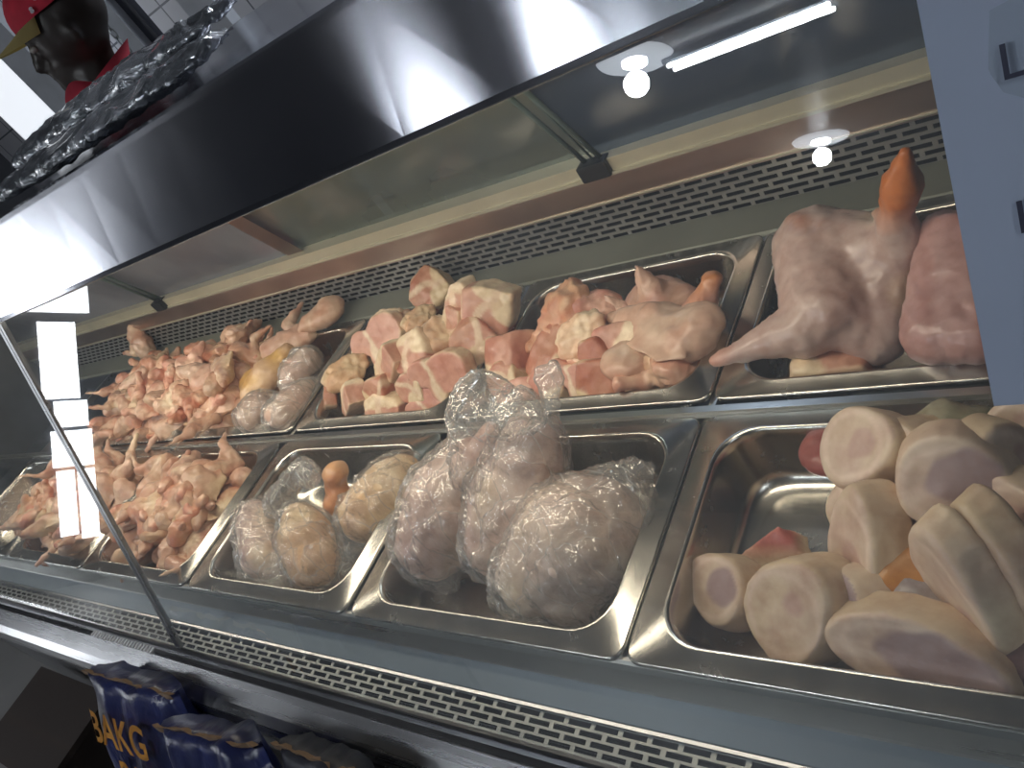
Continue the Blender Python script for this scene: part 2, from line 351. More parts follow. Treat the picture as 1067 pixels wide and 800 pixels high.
# rear sliding doors, top leaning to the customer
db, dt = Vector((0, .838, 1.025)), Vector((0, .722, 1.318))
def door(x0, x1, m, lab, frame=True, off=0.):
    bm = bmesh.new(); v = [bm.verts.new((x, p.y+off, p.z)) for x, p in ((x0, db), (x1, db), (x1, dt), (x0, dt))]; bm.faces.new(v)
    o = P('rear_sliding_pane', bm, m); return o
door(CX0, -1.26, REARW, ''); door(-1.30, -.585, REARG, '', off=.010); door(-.585, CX1, REARB, '')
bm = bmesh.new()
v = []
for p, o in ((db, -.004), (dt, -.004)):
    for x in (-1.285, -1.235): v.append(bm.verts.new((x, p.y+o, p.z)))
bm.faces.new((v[0], v[1], v[3], v[2])); bmesh.ops.solidify(bm, geom=bm.faces, thickness=.006); P('rear_door_post', bm, ST_BEAM)
for x in (-.581, -1.79):
    bm = bmesh.new()
    for dx in (-.012, .0, .012): tube(bm, (x+dx, .745, 1.205 if dx else 1.24), (x+dx, .826, 1.022), .0035 if dx else .0015, None, 8)
    P('stay_rod', bm, EDGE, True)
    bm = bevel(boxm(x-.022, x+.022, .806, .828, 1.010, 1.034), .004); P('stay_clamp', bm, BLACK)
# front rail and body
bm = bmesh.new()
sheet(bm, [(.158, .8435), (.156, .8475), (.153, .8475), (.1515, .842), (.1505, .8385)], CX0, CX1); P('glass_channel', bm, ST_RAIL)
bm = bmesh.new(); sheet(bm, [(.1515, .840), (.146, .8425), (.138, .841), (.112, .830), (.101, .822), (.0955, .808), (.095, .795), (.099, .786), (.11, .783)], CX0, CX1, .002); P('front_bumper_rail', bm, steel('bumper_steel', (.50, .51, .53), .26, 0, (2, 80, 80), .05), False)
bm = bmesh.new()
for i in range(22): box(bm, -1.42+i*.0100, -1.4155+i*.0100, .1375, .1475, .8415, .8445)
P('white_ticks', bm, WHITE)  # row of small white ticks along the rail top
P('lower_body', boxm(CX0, CX1, .135, .86, .10, .785), BODY); P('plinth', boxm(CX0+.03, CX1-.03, .20, .82, 0, .10), BLACK)
for x in (CX0, CX1-.012):
    bm = bmesh.new(); prism(bm, [(.15, .785), (.15, .845), (.346, 1.308), (.70, 1.314), (.86, 1.03), (.86, .785)], x, x+.012); P('end_panel', bm, ST_DARK)
tl = emit('case_lamp_glow', (1, .93, .78), 4.0)
bm = bmesh.new(); tube(bm, (CX0+.2, .386, 1.306+.0165*(CX0+.2+1.118)), (-.20, .386, 1.306+.0165*.918), .005); P('case_lamp_tube', bm, tl)
# ------------------------------------------------------------------ pans
def pan_mesh():
    bm = bmesh.new(); W, D = .361/2, .262/2
    def loop(w, d, r, z, n=7):
        out = []
        for cxx, cyy, a0 in ((w-r, d-r, 0), (-w+r, d-r, 90), (-w+r, -d+r, 180), (w-r, -d+r, 270)):
            for i in range(n):
                a = math.radians(a0+90*i/(n-1)); out.append(bm.verts.new((cxx+r*math.cos(a), cyy+r*math.sin(a), z)))
        return out
    L = [loop(W, D, .014, -.005), loop(W, D, .014, -.001), loop(W-.002, D-.002, .013, 0), loop(W-.020, D-.016, .040, 0), loop(W-.0215, D-.0175, .040, .0018), loop(W-.024, D-.020, .040, .0018), loop(W-.026, D-.022, .040, -.001),
         loop(W-.027, D-.023, .040, -.010), loop(W-.034, D-.030, .042, -.047), loop(W-.037, D-.033, .042, -.056), loop(W-.044, D-.040, .040, -.061), loop(W-.054, D-.050, .036, -.0625)]
    for a, b in zip(L, L[1:]):
        n = len(a)
        for i in range(n): bm.faces.new((a[i], a[(i+1) % n], b[(i+1) % n], b[i]))
    bm.faces.new(L[-1]); bmesh.ops.recalc_face_normals(bm, faces=bm.faces)
    me = bpy.data.meshes.new('food_pan'); bm.to_mesh(me); bm.free(); me.shade_smooth(); me.materials.append(ST_PAN); return me
PM = pan_mesh()
XC = {-1: -2.04, 0: -1.674, 1: -1.309, 2: -.9365, 3: -.566, 4: -.2015}
def pan(k, row, label):
    o = link('food_pan', PM); o.location = (XC[k], .353 if row == 'F' else .636, .9025); tag(o, label, 'tray', 'stainless food pans in the counter')
pan(1, 'F', 'stainless pan heaped with chicken pieces in the front row, crossed by the glass joint')
pan(0, 'F', 'stainless pan of chicken pieces at the far left end of the front row')
pan(2, 'F', 'stainless pan holding the small bagged chicken portions, front row')
pan(3, 'F', 'stainless pan holding three large bagged chickens, front row')
pan(4, 'F', 'half empty stainless pan holding sliced marrow bones')
pan(0, 'B', 'stainless pan buried under heaped chicken pieces at the left of the back row')
pan(1, 'B', 'stainless pan with chicken legs and wrapped drumsticks, back row')
pan(2, 'B', 'stainless pan piled with square cut bone-in meat, back row')
pan(3, 'B', 'stainless pan of mixed meat chunks and chicken, back row')
pan(4, 'B', 'stainless pan holding the big plucked hen, back row')
pan(-1, 'F', 'stainless pan beyond the far left one at the edge of view, front row')
# ------------------------------------------------------------------ meat prototypes
def wing(s):
    r = random.Random(s); a = r.uniform(.5, 1.2)
    e = Vector((.066, .008, .0)); w = e+Vector((-math.cos(a)*.062, math.sin(a)*.062, r.uniform(-.01, .012))); tp = w+Vector((.02, .045, r.uniform(-.01, .01)))
    pr = [('cap', ((0, 0, 0), .024, (.02, .002, 0), .024)), ('cap', ((.02, .002, 0), .023, e, .012)), ('cap', (e, .012, w, .011)), ('cap', (e, .013, e.lerp(w, .4), .015)), ('cap', (w, .009, tp, .004)), ('pts', [(0, 0, .006), (.05, .01, .005), e+Vector((0, .01, 0)), w, (.01, .02, 0), (.01, .01, -.006)])]
    return blob(pr, .0032, 3, ((.004, 30, 'n'), (.0018, 95, 'n')), col_chicken(1.1), s)
def backpiece(s):
    r = random.Random(s)
    pr = [('ell', ((0, 0, 0), (.047, .032, .017), (r.uniform(-.2, .2), 0, 0))), ('ell', ((.025, .018, .008), (.028, .021, .016))), ('ell', ((-.028, -.012, .006), (.024, .022, .015), (.3, .5, 0))), ('cap', ((-.04, .01, 0), .011, (-.064, .024, .008), .007)), ('cap', ((.03, -.012, 0), .014, (.062, -.03, -.006), .006)), ('pts', [(-.045, -.03, 0), (-.01, -.048, .004), (.02, -.04, .002), (.02, -.02, .008), (-.04, -.01, .008), (0, -.02, -.006)])]
    return blob(pr, .0032, 2, ((.006, 26, 'n'), (.0025, 60, 'ridge')), col_chicken(1.3, (.82, .56, .40), (.68, .32, .22)), s)
def thigh(s):
    pr = [('ell', ((0, 0, 0), (.046, .033, .023))), ('cap', ((.02, 0, 0), .027, (.055, .014, 0), .016)), ('ell', ((-.02, -.012, .012), (.028, .024, .016))), ('cap', ((.055, .014, 0), .012, (.074, .018, .003), .008)), ('pts', [(-.05, .02, 0), (-.03, .046, -.002), (.03, .038, 0), (0, .02, .012), (0, .02, -.01)])]
    return blob(pr, .0032, 3, ((.005, 22, 'n'), (.0016, 80, 'n')), col_chicken(1.), s)
def drum(s, base=PALE, deep=PINK):
    def c(p, n, sv):
        k = col_chicken(1., base, deep)(p, n, sv); return lerp(k, (.72, .36, .22), (p.x-.085)*40)
    return blob([('ell', ((0, 0, 0), (.042, .029, .027))), ('cap', ((.01, 0, 0), .025, (.075, 0, 0), .010)), ('cap', ((.075, 0, 0), .010, (.098, 0, 0), .010)), ('ell', ((.102, 0, 0), (.010, .014, .012)))], .0032, 3, ((.0035, 28, 'n'), (.0012, 90, 'n')), c, s)
def cut(s, w=.036, h=.028, t=.014, wedge=0., fat=.35, bone=True):
    """a sawn piece: flat faces, a rim of fat, a bone seam"""
    r = random.Random(s); n = 7; pts = []
    for i in range(n):
        a = 2*PI*i/n+r.uniform(-.25, .25); k = r.uniform(.85, 1.15)
        sx = w*k*max(-1, min(1, 1.25*math.cos(a))); sy = h*k*max(-1, min(1, 1.25*math.sin(a)))
        for z in (-t, t): pts.append((sx*(1-wedge*(z > 0)), sy, z*(1+.3*r.uniform(-1, 1))))
    ang = r.uniform(0, 6.28); dx, dy = math.cos(ang), math.sin(ang); b0 = r.uniform(-.3, .3)
    def c(p, nn, sv):
        q = (p.x*dx/w+p.y*dy/h)+.30*noise.noise(p*45+sv); k = lerp(PINK, RED, .25+.8*noise.noise(p*30+sv))
        k = lerp(k, FAT, (q-(1-fat*1.6))*9)
        if bone:
            d = abs((p.x*dy/w-p.y*dx/h)-b0+.25*noise.noise(p*30+sv*2)); k = lerp((.85, .66, .48), k, (d-.13)*14)
        edge = max(abs(p.x)/w, abs(p.y)/h); return lerp(k, (.88, .68, .48), (edge-.93)*9+.3*noise.noise(p*60))
    return blob([('pts', pts)], .0026, 2, ((.0018, 45, 'n'), (.0008, 120, 'n')), c, s)
def bone_slice(s, a=.042, b=.034, t=.014, taper=.08, marrow=.45, pale=1., off=(.25, .1)):
    """a thick round sawn slice of shin: smooth ivory rind, paler rings, a dark bone core"""
    r = random.Random(s); pts = []; n = 26; ph = r.uniform(0, 6)
    for i in range(n):
        an = 2*PI*i/n; k = 1+.06*math.sin(2*an+ph)+.05*math.sin(3*an+ph*2)
        for z in (-t, -t*.75, t*.75, t):
            kk = k*(1-.07*(abs(z) == t))*(1-taper*z/t); pts.append((a*kk*math.cos(an), b*kk*math.sin(an), z))
    ox, oy = off[0]*a, off[1]*b
    def c(p, nn, sv):
        side = lerp(IVORY, (.66, .50, .38), .5+.9*noise.noise(p*18+sv))
        if abs(nn.z) < .62: return side
        q = math.hypot(p.x/a, p.y/b)+.07*noise.noise(p*50+sv); m = math.hypot((p.x-ox)/a, (p.y-oy)/b)+.12*noise.noise(p*60+sv*2)
        k = lerp((.74, .60, .45), (.68, .52, .42), .5+1.2*noise.noise(p*35+sv))
        k = lerp(k, (.84, .68, .56), (1-abs(q-.72)/.10))
        return lerp(PURP if marrow > .35 else (.60, .42, .35), k, (m-marrow)*9)
    return blob([('pts', pts)], .0024, 2, ((.0012, 40, 'n'),), c, s)
print('protos')
WINGS = [wing(s) for s in range(1, 6)]; BACKS = [backpiece(s) for s in range(11, 16)]; THIGHS = [thigh(s) for s in range(21, 24)]
for me in WINGS+BACKS+THIGHS: me.materials.append(SKIN)
def put(name, me, loc, rot=(0, 0, 0), sc=1., label=None, cat=None, group=None, m=None):
    o = bpy.data.objects.new(name, me); C.objects.link(o); o.location = loc; o.rotation_euler = rot
    o.scale = (sc, sc, sc) if not isinstance(sc, (tuple, list)) else sc
    if m and not me.materials: me.materials.append(m)
    if label: tag(o, label, cat, group)
    return o
def axis_rot2(v, w_):     # disc axis and long direction
    z = Vector(v).normalized(); x = Vector(w_); x = (x-z*x.dot(z)).normalized(); return Matrix((x, z.cross(x), z)).transposed().to_euler()
def axis_rot(v, spin=0):
    if isinstance(spin, tuple): return axis_rot2(v, spin)
    return (Vector(v).normalized().to_track_quat('Z', 'Y').to_matrix() @ Matrix.Rotation(spin, 3, 'Z')).to_euler()
# heaps of chicken pieces at the left
def heap(x0, x1, y0, y1, layers, label, group, seed, zb=.858, hump=.0):
    r = random.Random(seed); k = 0
    for L in range(layers):
        ins = .012+.016*L; nx = max(1, round((x1-x0-2*ins)/.054)); ny = max(1, round((y1-y0-2*ins)/.052))
        for i in range(nx):
            for j in range(ny):
                if r.random() < .06: continue
                x = x0+ins+(i+.5+.25*(L % 2))*(x1-x0-2*ins)/nx+r.uniform(-.012, .012); y = y0+ins+(j+.5)*(y1-y0-2*ins)/ny+r.uniform(-.012, .012)
                t = r.random(); me, nm = (r.choice(WINGS), 'chicken_wing') if t < .40 else (r.choice(BACKS), 'chicken_piece') if t < .78 else (r.choice(THIGHS), 'chicken_thigh')
                z = zb+.030*L+hump*math.sin(PI*(y-y0)/(y1-y0))+r.uniform(-.004, .006)
                o = put(nm, me, (x, y, z), (r.uniform(-.6, .6), r.uniform(-.6, .6), r.uniform(0, 6.28)), r.uniform(.72, .98), label, 'chicken', group)
heap(-1.93, -1.33, .490, .765, 4, 'raw chicken piece in the large heap at the left of the back row', 'chicken pieces heaped in the back row', 5)
heap(-1.485, -1.15, .245, .475, 3, 'raw chicken piece heaped in the front row pan crossed by the glass joint', 'chicken pieces heaped in the front row', 9)
heap(-1.95, -1.51, .245, .475, 3, 'raw chicken piece in the faint heap at the far left, beyond the glass joint', 'chicken pieces at the far left', 15)
print('heaps')
# legs and wrapped drumsticks right of the big heap
dm = drum(31, (.80, .55, .40), (.72, .40, .30)); dy = thigh(33)
put('drumstick', dm, at(238, 425, .90), (0, -.35, 1.75), 1.15, 'long raw chicken drumstick standing at the front of the back-row leg pan', 'chicken', m=SKIN)
me = blob([('ell', ((0, 0, 0), (.055, .036, .028))), ('cap', ((.02, 0, 0), .028, (.075, .015, 0), .014)), ('ell', ((-.02, .02, .01), (.03, .02, .018)))], .0034, 3, ((.005, 22, 'n'), (.001, 90, 'n')), lambda p, n, s: lerp(YEL, (.80, .56, .36), .5+1.4*noise.noise(p*25+s)), 34)
put('chicken_thigh', me, at(272, 397, .915), (0, -.2, .7), 1., 'yellow-skinned chicken thigh between the drumstick and the wrapped legs', 'chicken', m=SKIN)
put('chicken_wing', WINGS[2], at(287, 366, .915), (.2, .1, .4), 1.2, 'reddish chicken wing at the back of the back-row leg pan', 'chicken')
put('chicken_thigh', THIGHS[1], at(255, 380, .90), (.3, -.2, 2.2), 1.1, 'raw chicken thigh tucked behind the yellow-skinned one', 'chicken')
put('chicken_piece', BACKS[3], at(238, 362, .925), (.3, .2, 1.2), 1.1, 'dark pink chicken piece on the crest of the heap by the rear grille', 'chicken')
put('chicken_piece', BACKS[1], at(250, 350, .935), (-.2, .3, 2.2), 1.0, 'pinkish chicken piece topmost at the back of the heap', 'chicken')
put('chicken_wing', WINGS[0], at(152, 365, .93), (-.5, -.9, 2.1), 1.05, 'raw chicken wing sticking up at the back left of the heap', 'chicken')
def body(name, prims, vox, disp, col, seed, m, parent=None, label=None, cat=None):
    me = blob(prims, vox, 3, disp, col, seed); c = recentre(me); o = link(name, me, m); o.location = c
    if label: tag(o, label, cat)
    return o
def bagged(prims, knot, label, seed, col, gname='bagged_chicken', infl=.005, vox=.0045, fm=None, part='chicken'):
    """food inside its own clear bag: root empty > food, plastic_bag"""
    me = blob(prims, vox, 3, ((.004, 18, 'n'), (.0015, 60, 'n')), col, seed); c = recentre(me)
    t = empty(gname, c); tag(t, label, 'chicken')
    o = link(part, me, SKIN, t)
    pr = []
    for k, a in prims:
        if k == 'cap': pr.append((k, (a[0], a[1]+infl, a[2], a[3]+infl)))
        elif k == 'ell': pr.append((k, (a[0], tuple(x+infl for x in a[1]))+tuple(a[2:])))
    pr += knot
    mb = blob(pr, .0036, 2, ((.0045, 26, 'fold'), (.0028, 60, 'ridge')), None, seed+50); mb.transform(Matrix.Translation(-c))
    link('plastic_bag', mb, fm or FILM, t)
    return t
BW = col_chicken(.9, (.84, .66, .52), (.78, .52, .42), 16)
A = at
for i, (p, q, l) in enumerate((((318, 377), (300, 400), 'small chicken leg in glossy clear wrap, uppermost right in the back-row leg pan'), ((262, 434), (282, 416), 'small wrapped chicken leg lying at the front of the back-row leg pan'), ((292, 432), (322, 402), 'small chicken leg in clear wrap along the right rim of the back-row leg pan'))):
    a, b = A(*p, .91), A(*q, .905)
    bagged([('cap', (a, .027, a.lerp(b, .5), .028)), ('cap', (a.lerp(b, .5), .026, b, .013))], [], l, 60+i, BW, 'wrapped_chicken_leg', .003, .0035)
# loose piece on the ledge behind the pans
put('chicken_breast', blob([('ell', ((0, 0, 0), (.052, .030, .022))), ('ell', ((.02, .01, .006), (.034, .026, .02))), ('cap', ((-.03, 0, 0), .02, (-.055, -.01, -.002), .010))], .003, 3, ((.004, 22, 'n'), (.001, 80, 'n')), col_chicken(.8), 71), at(336, 330, .925), (.1, 0, .35), .95, 'single raw chicken breast lying on the ledge behind the pans', 'chicken', m=SKIN)
# bone-in cuts (back row, second pan from the T of the dividers)
CUTS = [cut(s, *a) for s, a in enumerate([(.040, .028, .012, .1, .3), (.034, .03, .016, 0, .5), (.030, .034, .014, .1, .35), (.042, .022, .014, 0, .55), (.028, .040, .012, .2, .25), (.032, .026, .02, 0, .6)], 100)]
def chop(s, n=1.):
    r_ = random.Random(s); pr = []
    for cx_, cy_, a_, b_ in ((.012, 0, .034*n, .026*n), (-.026*n, .008, .020*n, .018*n), (-.012, -.018*n, .012, .016*n)):
        pr.append(('pts', [(cx_+a_*math.cos(t_)*(1+.08*math.sin(3*t_+s)), cy_+b_*math.sin(t_), z_) for t_ in [2*PI*i/14 for i in range(14)] for z_ in (-.011, .011)]))
    def c(p, nn, sv):
        d = min(abs(p.x+.010+.006*noise.noise(p*60)), 1)
        k = lerp((.70, .40, .30), (.62, .30, .22), .5+1.2*noise.noise(p*32+sv))
        k = lerp((.84, .68, .50), k, (d-.0025)*420)
        q = math.hypot((p.x-.012)/(.034*n), p.y/(.026*n)); return lerp(k, FAT, (q-.88)*7 if p.x > -.01 else 0)
    return blob(pr, .0026, 2, ((.0018, 45, 'n'), (.0008, 120, 'n')), c, s)
CUTS[0] = chop(111, 1.15); CUTS[4] = chop(112)
for me in CUTS: me.materials.append(CUT)
FATC = [blob([('ell', ((0, 0, 0), (.032, .024, .014))), ('ell', ((.018, .01, .004), (.02, .016, .012))), ('ell', ((-.016, .012, .0), (.02, .014, .013)))], .003, 2, ((.006, 38, 'n'), (.003, 75, 'ridge')), lambda p, n, s: lerp(FAT, (.82, .52, .34), .25+noise.noise(p*35+s)), s) for s in (121, 122)]
for me in FATC: me.materials.append(CUT)
up = (0, -.7, .7)
B2 = [(397, 353, .925, 0, (.1, -.75, .65), .3, 1.15, 'broad pink T-shaped cut with a pale seam, left of the square-cut pan'),
 (405, 338, .915, 3, (0, -.4, .9), .1, 1.1, 'thin pink slice lying behind the T-shaped cut'),
 (452, 303, .925, 1, (.3, -.6, .7), .6, 1.1, 'single dark pink cut lying on the ledge behind the pans'),
 (486, 318, .94, 2, (.1, -.85, .4), .1, 1.1, 'upright red rectangular cut next to the triangular one'),
 (513, 322, .935, 1, (.3, -.85, .4), 1.2, 1.25, 'upright cut half white fat and half red, at the right rear corner of its pan'),
 (495, 360, .91, 5, (.5, -.55, .65), .5, 1.2, 'thick square block of pink meat at the right side of its pan'),
 (474, 344, .925, 3, (0, -.7, .6), 1.4, .9, 'fatty orange-pink cut leaning below the upright red one'),
 (437, 370, .93, 1, (0, -.6, .75), 2.2, 1.1, 'cream topped triangular cut in the middle of the pile'),
 (408, 384, .925, 3, (-.2, -.8, .5), 1.0, 1.15, 'curved slab with a thick cream edge left of the bone-in oval'),
 (462, 388, .925, 4, (.1, -.85, .45), .1, 1.15, 'tall oval chop with a pale bone face at the right front'),
 (367, 415, .905, 3, (-.4, -.7, .5), .8, 1.0, 'striped wedge cut at the front left corner of its pan'),
 (399, 407, .91, 5, (0, -.85, .45), .2, .9, 'brown-pink cut below the curved slab'),
 (404, 425, .895, 3, (0, -.85, .5), .0, 1.05, 'pale wide chunk along the front edge of the square-cut pan'),
 (432, 403, .915, 1, (.1, -.8, .5), .2, .75, 'small white faced cut with a dark marrow dot'),
 (450, 421, .892, 0, (.2, -.7, .6), .4, .85, 'flat pink cut under the tall oval chop'),
 (344, 411, .90, 2, (-.5, -.5, .6), .9, .7, 'small pink tip at the far left of the square-cut pan'),
 (383, 366, .905, 5, (0, -.6, .7), .4, .8, 'dark red cut under the T-shaped one'),
 (430, 347, .90, 5, (0, -.6, .7), .9, 1.0, 'pink cut at the back centre of the square-cut pan'),
 (470, 400, .88, 5, (0, -.4, .8), .9, 1.1, 'pink block at the bottom right of the square-cut pan'),
 (420, 395, .875, 3, (0, -.2, .9), .3, 1.3, 'wide cut lying under the middle of the square-cut pile')]
for (px, py, z, k, ax, sp, sc, lab) in B2: put('meat_cut', CUTS[k], A(px, py, z), axis_rot(ax, sp), sc, lab, 'meat', 'bone-in cuts in the back row')
for px, py, z, k, sc, lab in ((361, 391, .915, 0, 1.1, 'ruffled cream fat trimming left of the curved slab'), (452, 352, .935, 1, 1.1, 'ruffled yellow fat piece behind the cream triangular cut'), (437, 334, .93, 0, .8, 'small pink fatty knob at the rear of the square-cut pan')):
    put('fat_trimming', FATC[k], A(px, py, z), (.4, .2, 1.), sc, lab, 'meat')
# mixed pan
CH = [cut(s, *a) for s, a in enumerate([(.030, .022, .018, .2, .25, False), (.026, .030, .014, .3, .5, False), (.034, .020, .016, .1, .15, False)], 140)]
for me in CH: me.materials.append(CUT)
fan = blob([('pts', [(-.05, -.02, .004), (-.05, -.02, -.006), (.045, .03, .016), (.05, -.01, .01), (.04, -.035, .002), (-.03, .01, .0), (.0, .035, -.004), (.03, 0, .03)]), ('ell', ((.03, .005, .01), (.028, .026, .018)))], .003, 2, ((.004, 30, 'n'), (.003, 55, 'fold')), lambda p, n, s: lerp((.72, .36, .24), (.80, .54, .36), .5+noise.noise(Vector((p.x*15, p.y*80, p.z*80))+s)), 151)
peak = blob([('ell', ((0, 0, 0), (.045, .034, .024))), ('cap', ((.0, 0, .01), .022, (-.012, .01, .05), .005)), ('cap', ((.02, -.01, 0), .02, (.055, -.028, .002), .012)), ('pts', [(-.05, -.01, 0), (-.02, -.035, 0), (0, 0, .03), (-.01, .02, .01), (.02, -.03, .02), (.01, 0, -.02)])], .0032, 2, ((.005, 25, 'n'), (.002, 70, 'ridge')), col_chicken(1., (.80, .56, .44), (.72, .40, .34)), 152)
B3 = [(534, 371, .91, CH[0], (-.2, -.6, .7), .5, 1.25, 'square pink block with pale top at the left rim of the mixed pan'),
 (530, 396, .90, CUTS[1], (0, -.6, .7), .3, .8, 'pale round-edged chunk below the pink block'),
 (543, 410, .89, CH[2], (0, -.5, .8), .1, .9, 'pink chunk behind the bag knot at the front left of the mixed pan'),
 (605, 352, .925, FATC[0], (0, -.5, .8), .4, 1.0, 'yellow ragged fat piece in the middle of the mixed pan'),
 (606, 369, .91, CUTS[3], (.1, -.7, .6), .6, .8, 'orange-pink cut under the yellow fat piece'),
 (645, 352, .92, CH[1], (.1, -.5, .8), 1.5, 1.05, 'dark red triangular chunk in the middle right of the mixed pan'),
 (631, 395, .895, CH[0], (0, -.7, .6), .2, 1.2, 'red chunk at the front of the mixed pan'),
 (604, 394, .90, CUTS[4], (-.2, -.8, .5), .2, .8, 'pale upright skin strip at the front of the mixed pan'),
 (671, 396, .89, FATC[1], (0, -.7, .6), .2, 1., 'pale knobbly piece at the front right of the mixed pan'),
 (579, 370, .905, CH[2], (0, -.5, .7), .9, 1.3, 'brownish red chunk left of the centre of the mixed pan'),
 (629, 376, .91, CH[1], (.2, -.7, .6), .3, 1.05, 'maroon chunk below the dark triangular one'),
 (582, 393, .89, CH[0], (0, -.6, .7), 1.3, 1.2, 'deep pink chunk behind the bag knot'),
 (655, 385, .885, CH[2], (0, -.5, .8), 1.3, 1.2, 'pink chunk between the red front one and the pale knobbly one'),
 (560, 385, .88, CH[1], (0, -.3, .9), .2, 1.4, 'flat red chunk at the bottom left of the mixed pan')]
for (px, py, z, me, ax, sp, sc, lab) in B3: put('meat_chunk', me, A(px, py, z), axis_rot(ax, sp), sc, lab, 'meat')
put('meat_flap', fan, A(578, 337, .925), (0, -.25, .35), 1.15, 'fan-shaped stringy meat flap at the rear left of the mixed pan', 'meat', m=CUT)
put('meat_flap', blob([('ell', ((0, 0, 0), (.05, .03, .026))), ('ell', ((-.01, 0, .018), (.028, .022, .018)))], .003, 2, ((.006, 30, 'n'), (.002, 60, 'ridge')), col_chicken(1.4, (.76, .46, .34), (.60, .26, .18)), 153), A(616, 328, .92), (0, 0, .2), .95, 'orange pink mound of meat on top of the mixed pan', 'meat', m=CUT)
for px, py, z, me, rot, sc, lab in ((655, 333, .90, peak, (0, 0, .5), .8, 'pale skin piece left of the peaked chicken portion'), (689, 318, .905, peak, (.1, .1, -.2), 1.1, 'chicken portion with skin standing in a peak at the rear of the mixed pan'), (703, 346, .915, THIGHS[0], (.3, 0, 2.6), 1.25, 'pale raw chicken thigh at the right of the mixed pan'), (676, 372, .90, THIGHS[2], (.2, .3, .3), 1.1, 'pinkish chicken thigh at the lower right of the mixed pan'), (710, 374, .885, BACKS[2], (0, .3, 1.3), 1.15, 'yellowish chicken piece against the right rim of the mixed pan'), (640, 366, .88, BACKS[0], (0, .1, .6), 1.2, 'chicken piece under the middle of the mixed pan')):
    put('chicken_piece', me, A(px, py, z), rot, sc, lab, 'chicken', m=SKIN)
a, b = A(724, 340, .90), A(741, 292, .935)
body('chicken_drumstick', [('cap', (a, .026, a.lerp(b, .5), .018)), ('cap', (a.lerp(b, .5), .017, b, .010)), ('ell', (b, (.014, .014, .012)))], .003, ((.003, 28, 'n'), (.001, 90, 'n')), lambda p, n, s: lerp((.78, .48, .40), ORG, (p.z-.925)*45+.3*noise.noise(p*40)), 161, SKIN, None, 'chicken leg with an orange knuckle standing at the right rear of the mixed pan', 'chicken')
print('mixed')
# big hen in the right back pan
def hcol(p, n, s):
    k = col_chicken(.7, (.66, .52, .46), (.58, .40, .35), 12)(p, n, s)
    if p.z > .985: return lerp(k, (.62, .22, .08), (p.z-.985)*45+.4*noise.noise(p*40))
    if p.x < -.352: return lerp(k, (.70, .30, .20), (-.352-p.x)*22)
    return k
h1, h2, h3, h4 = A(851, 262, .945), A(862, 322, .93), A(925, 262, .945), A(915, 350, .895)
l0, l1, l2 = A(838, 342, .925), A(795, 358, .925), A(747, 376, .925)
f0, f1, f2 = A(935, 258, .955), A(934, 220, .995), A(944, 160, 1.06)
hen = [('cap', (h1, .047, h2, .040)), ('cap', (h1, .044, h3, .036)), ('cap', (h3, .034, h4, .028)), ('cap', (h2, .034, h4, .026)), ('cap', (h2, .034, l0, .030)), ('cap', (l0, .028, l1, .017)), ('cap', (l1, .016, l2, .007)),
       ('cap', (f0, .027, f1, .015)), ('cap', (f1, .014, f1.lerp(f2, .5), .017)), ('cap', (f1.lerp(f2, .5), .016, f2, .007)), ('cap', (f1, .011, A(912, 222, .99), .006)), ('pts', [l0+Vector((0, 0, .018)), l1+Vector((0, 0, .008)), h2+Vector((0, .02, .03)), l1+Vector((.02, .02, 0)), l0+Vector((0, .02, -.01)), l1+Vector((.02, -.01, -.012))])]
body('plucked_hen', hen, .0038, ((.0035, 14, 'n'), (.0012, 55, 'fold'), (.001, 90, 'n')), hcol, 171, SKIN, None, 'large pale plucked hen with one orange shank pointing up, in the right back pan', 'chicken')
s1, s2, s3, s4 = A(983, 245, .96), A(972, 350, .925), A(1022, 350, .925), A(1010, 245, .96)
body('meat_slab', [('cap', (s1, .022, s2, .026)), ('cap', (s2, .026, s3, .026)), ('cap', (s3, .026, s4, .022)), ('pts', [p+Vector((0, 0, d)) for p in (s1, s2, s3, s4) for d in (-.02, .026)])], .0038, ((.004, 12, 'n'), (.0016, 60, 'fold')), lambda p, n, s: lerp((.62, .40, .37), (.55, .31, .28), .5+noise.noise(Vector((p.x*60, p.y*16, p.z*20))+s)), 172, SKIN, None, 'big pink folded slab of meat standing against the hen, beside the paper sign', 'meat')
put('meat_chunk', CH[0], A(870, 384, .87), (0, .2, .3), 1.5, 'dark wet meat scrap lying under the hen', 'meat')
# small bagged portions, front row
def cap(p, z0, r0, q, z1, r1): return ('cap', (A(*p, z0), r0, A(*q, z1), r1))
bagged([cap((268, 548), .90, .030, (275, 582), .885, .032), cap((268, 548), .90, .028, (265, 540), .90, .026)], [cap((275, 590), .872, .034, (300, 600), .865, .03), cap((290, 525), .92, .020, (300, 505), .945, .012), cap((300, 505), .945, .012, (318, 492), .95, .02)], 'small bagged chicken portion at the left of its front-row pan', 81, col_chicken(.8, (.74, .54, .42), (.60, .38, .32), 16))
bagged([cap((318, 560), .905, .038, (326, 585), .89, .036), cap((318, 555), .91, .034, (312, 545), .915, .028)], [], 'tightly wrapped yellowish chicken portion in the middle of the small-bag pan', 82, col_chicken(.8, (.84, .62, .40), (.78, .52, .34), 14), fm=FILM2, infl=.003)
bagged([cap((383, 535), .90, .038, (408, 508), .905, .038), cap((408, 508), .905, .036, (420, 494), .90, .028)], [cap((375, 560), .88, .024, (365, 590), .865, .018)], 'rounded yellow-skinned chicken portion in clear wrap at the right of the small-bag pan', 83, col_chicken(.8, (.86, .64, .36), (.80, .54, .34), 14), fm=FILM2, infl=.003)
a, b = A(353, 520, .90), A(350, 495, .93)
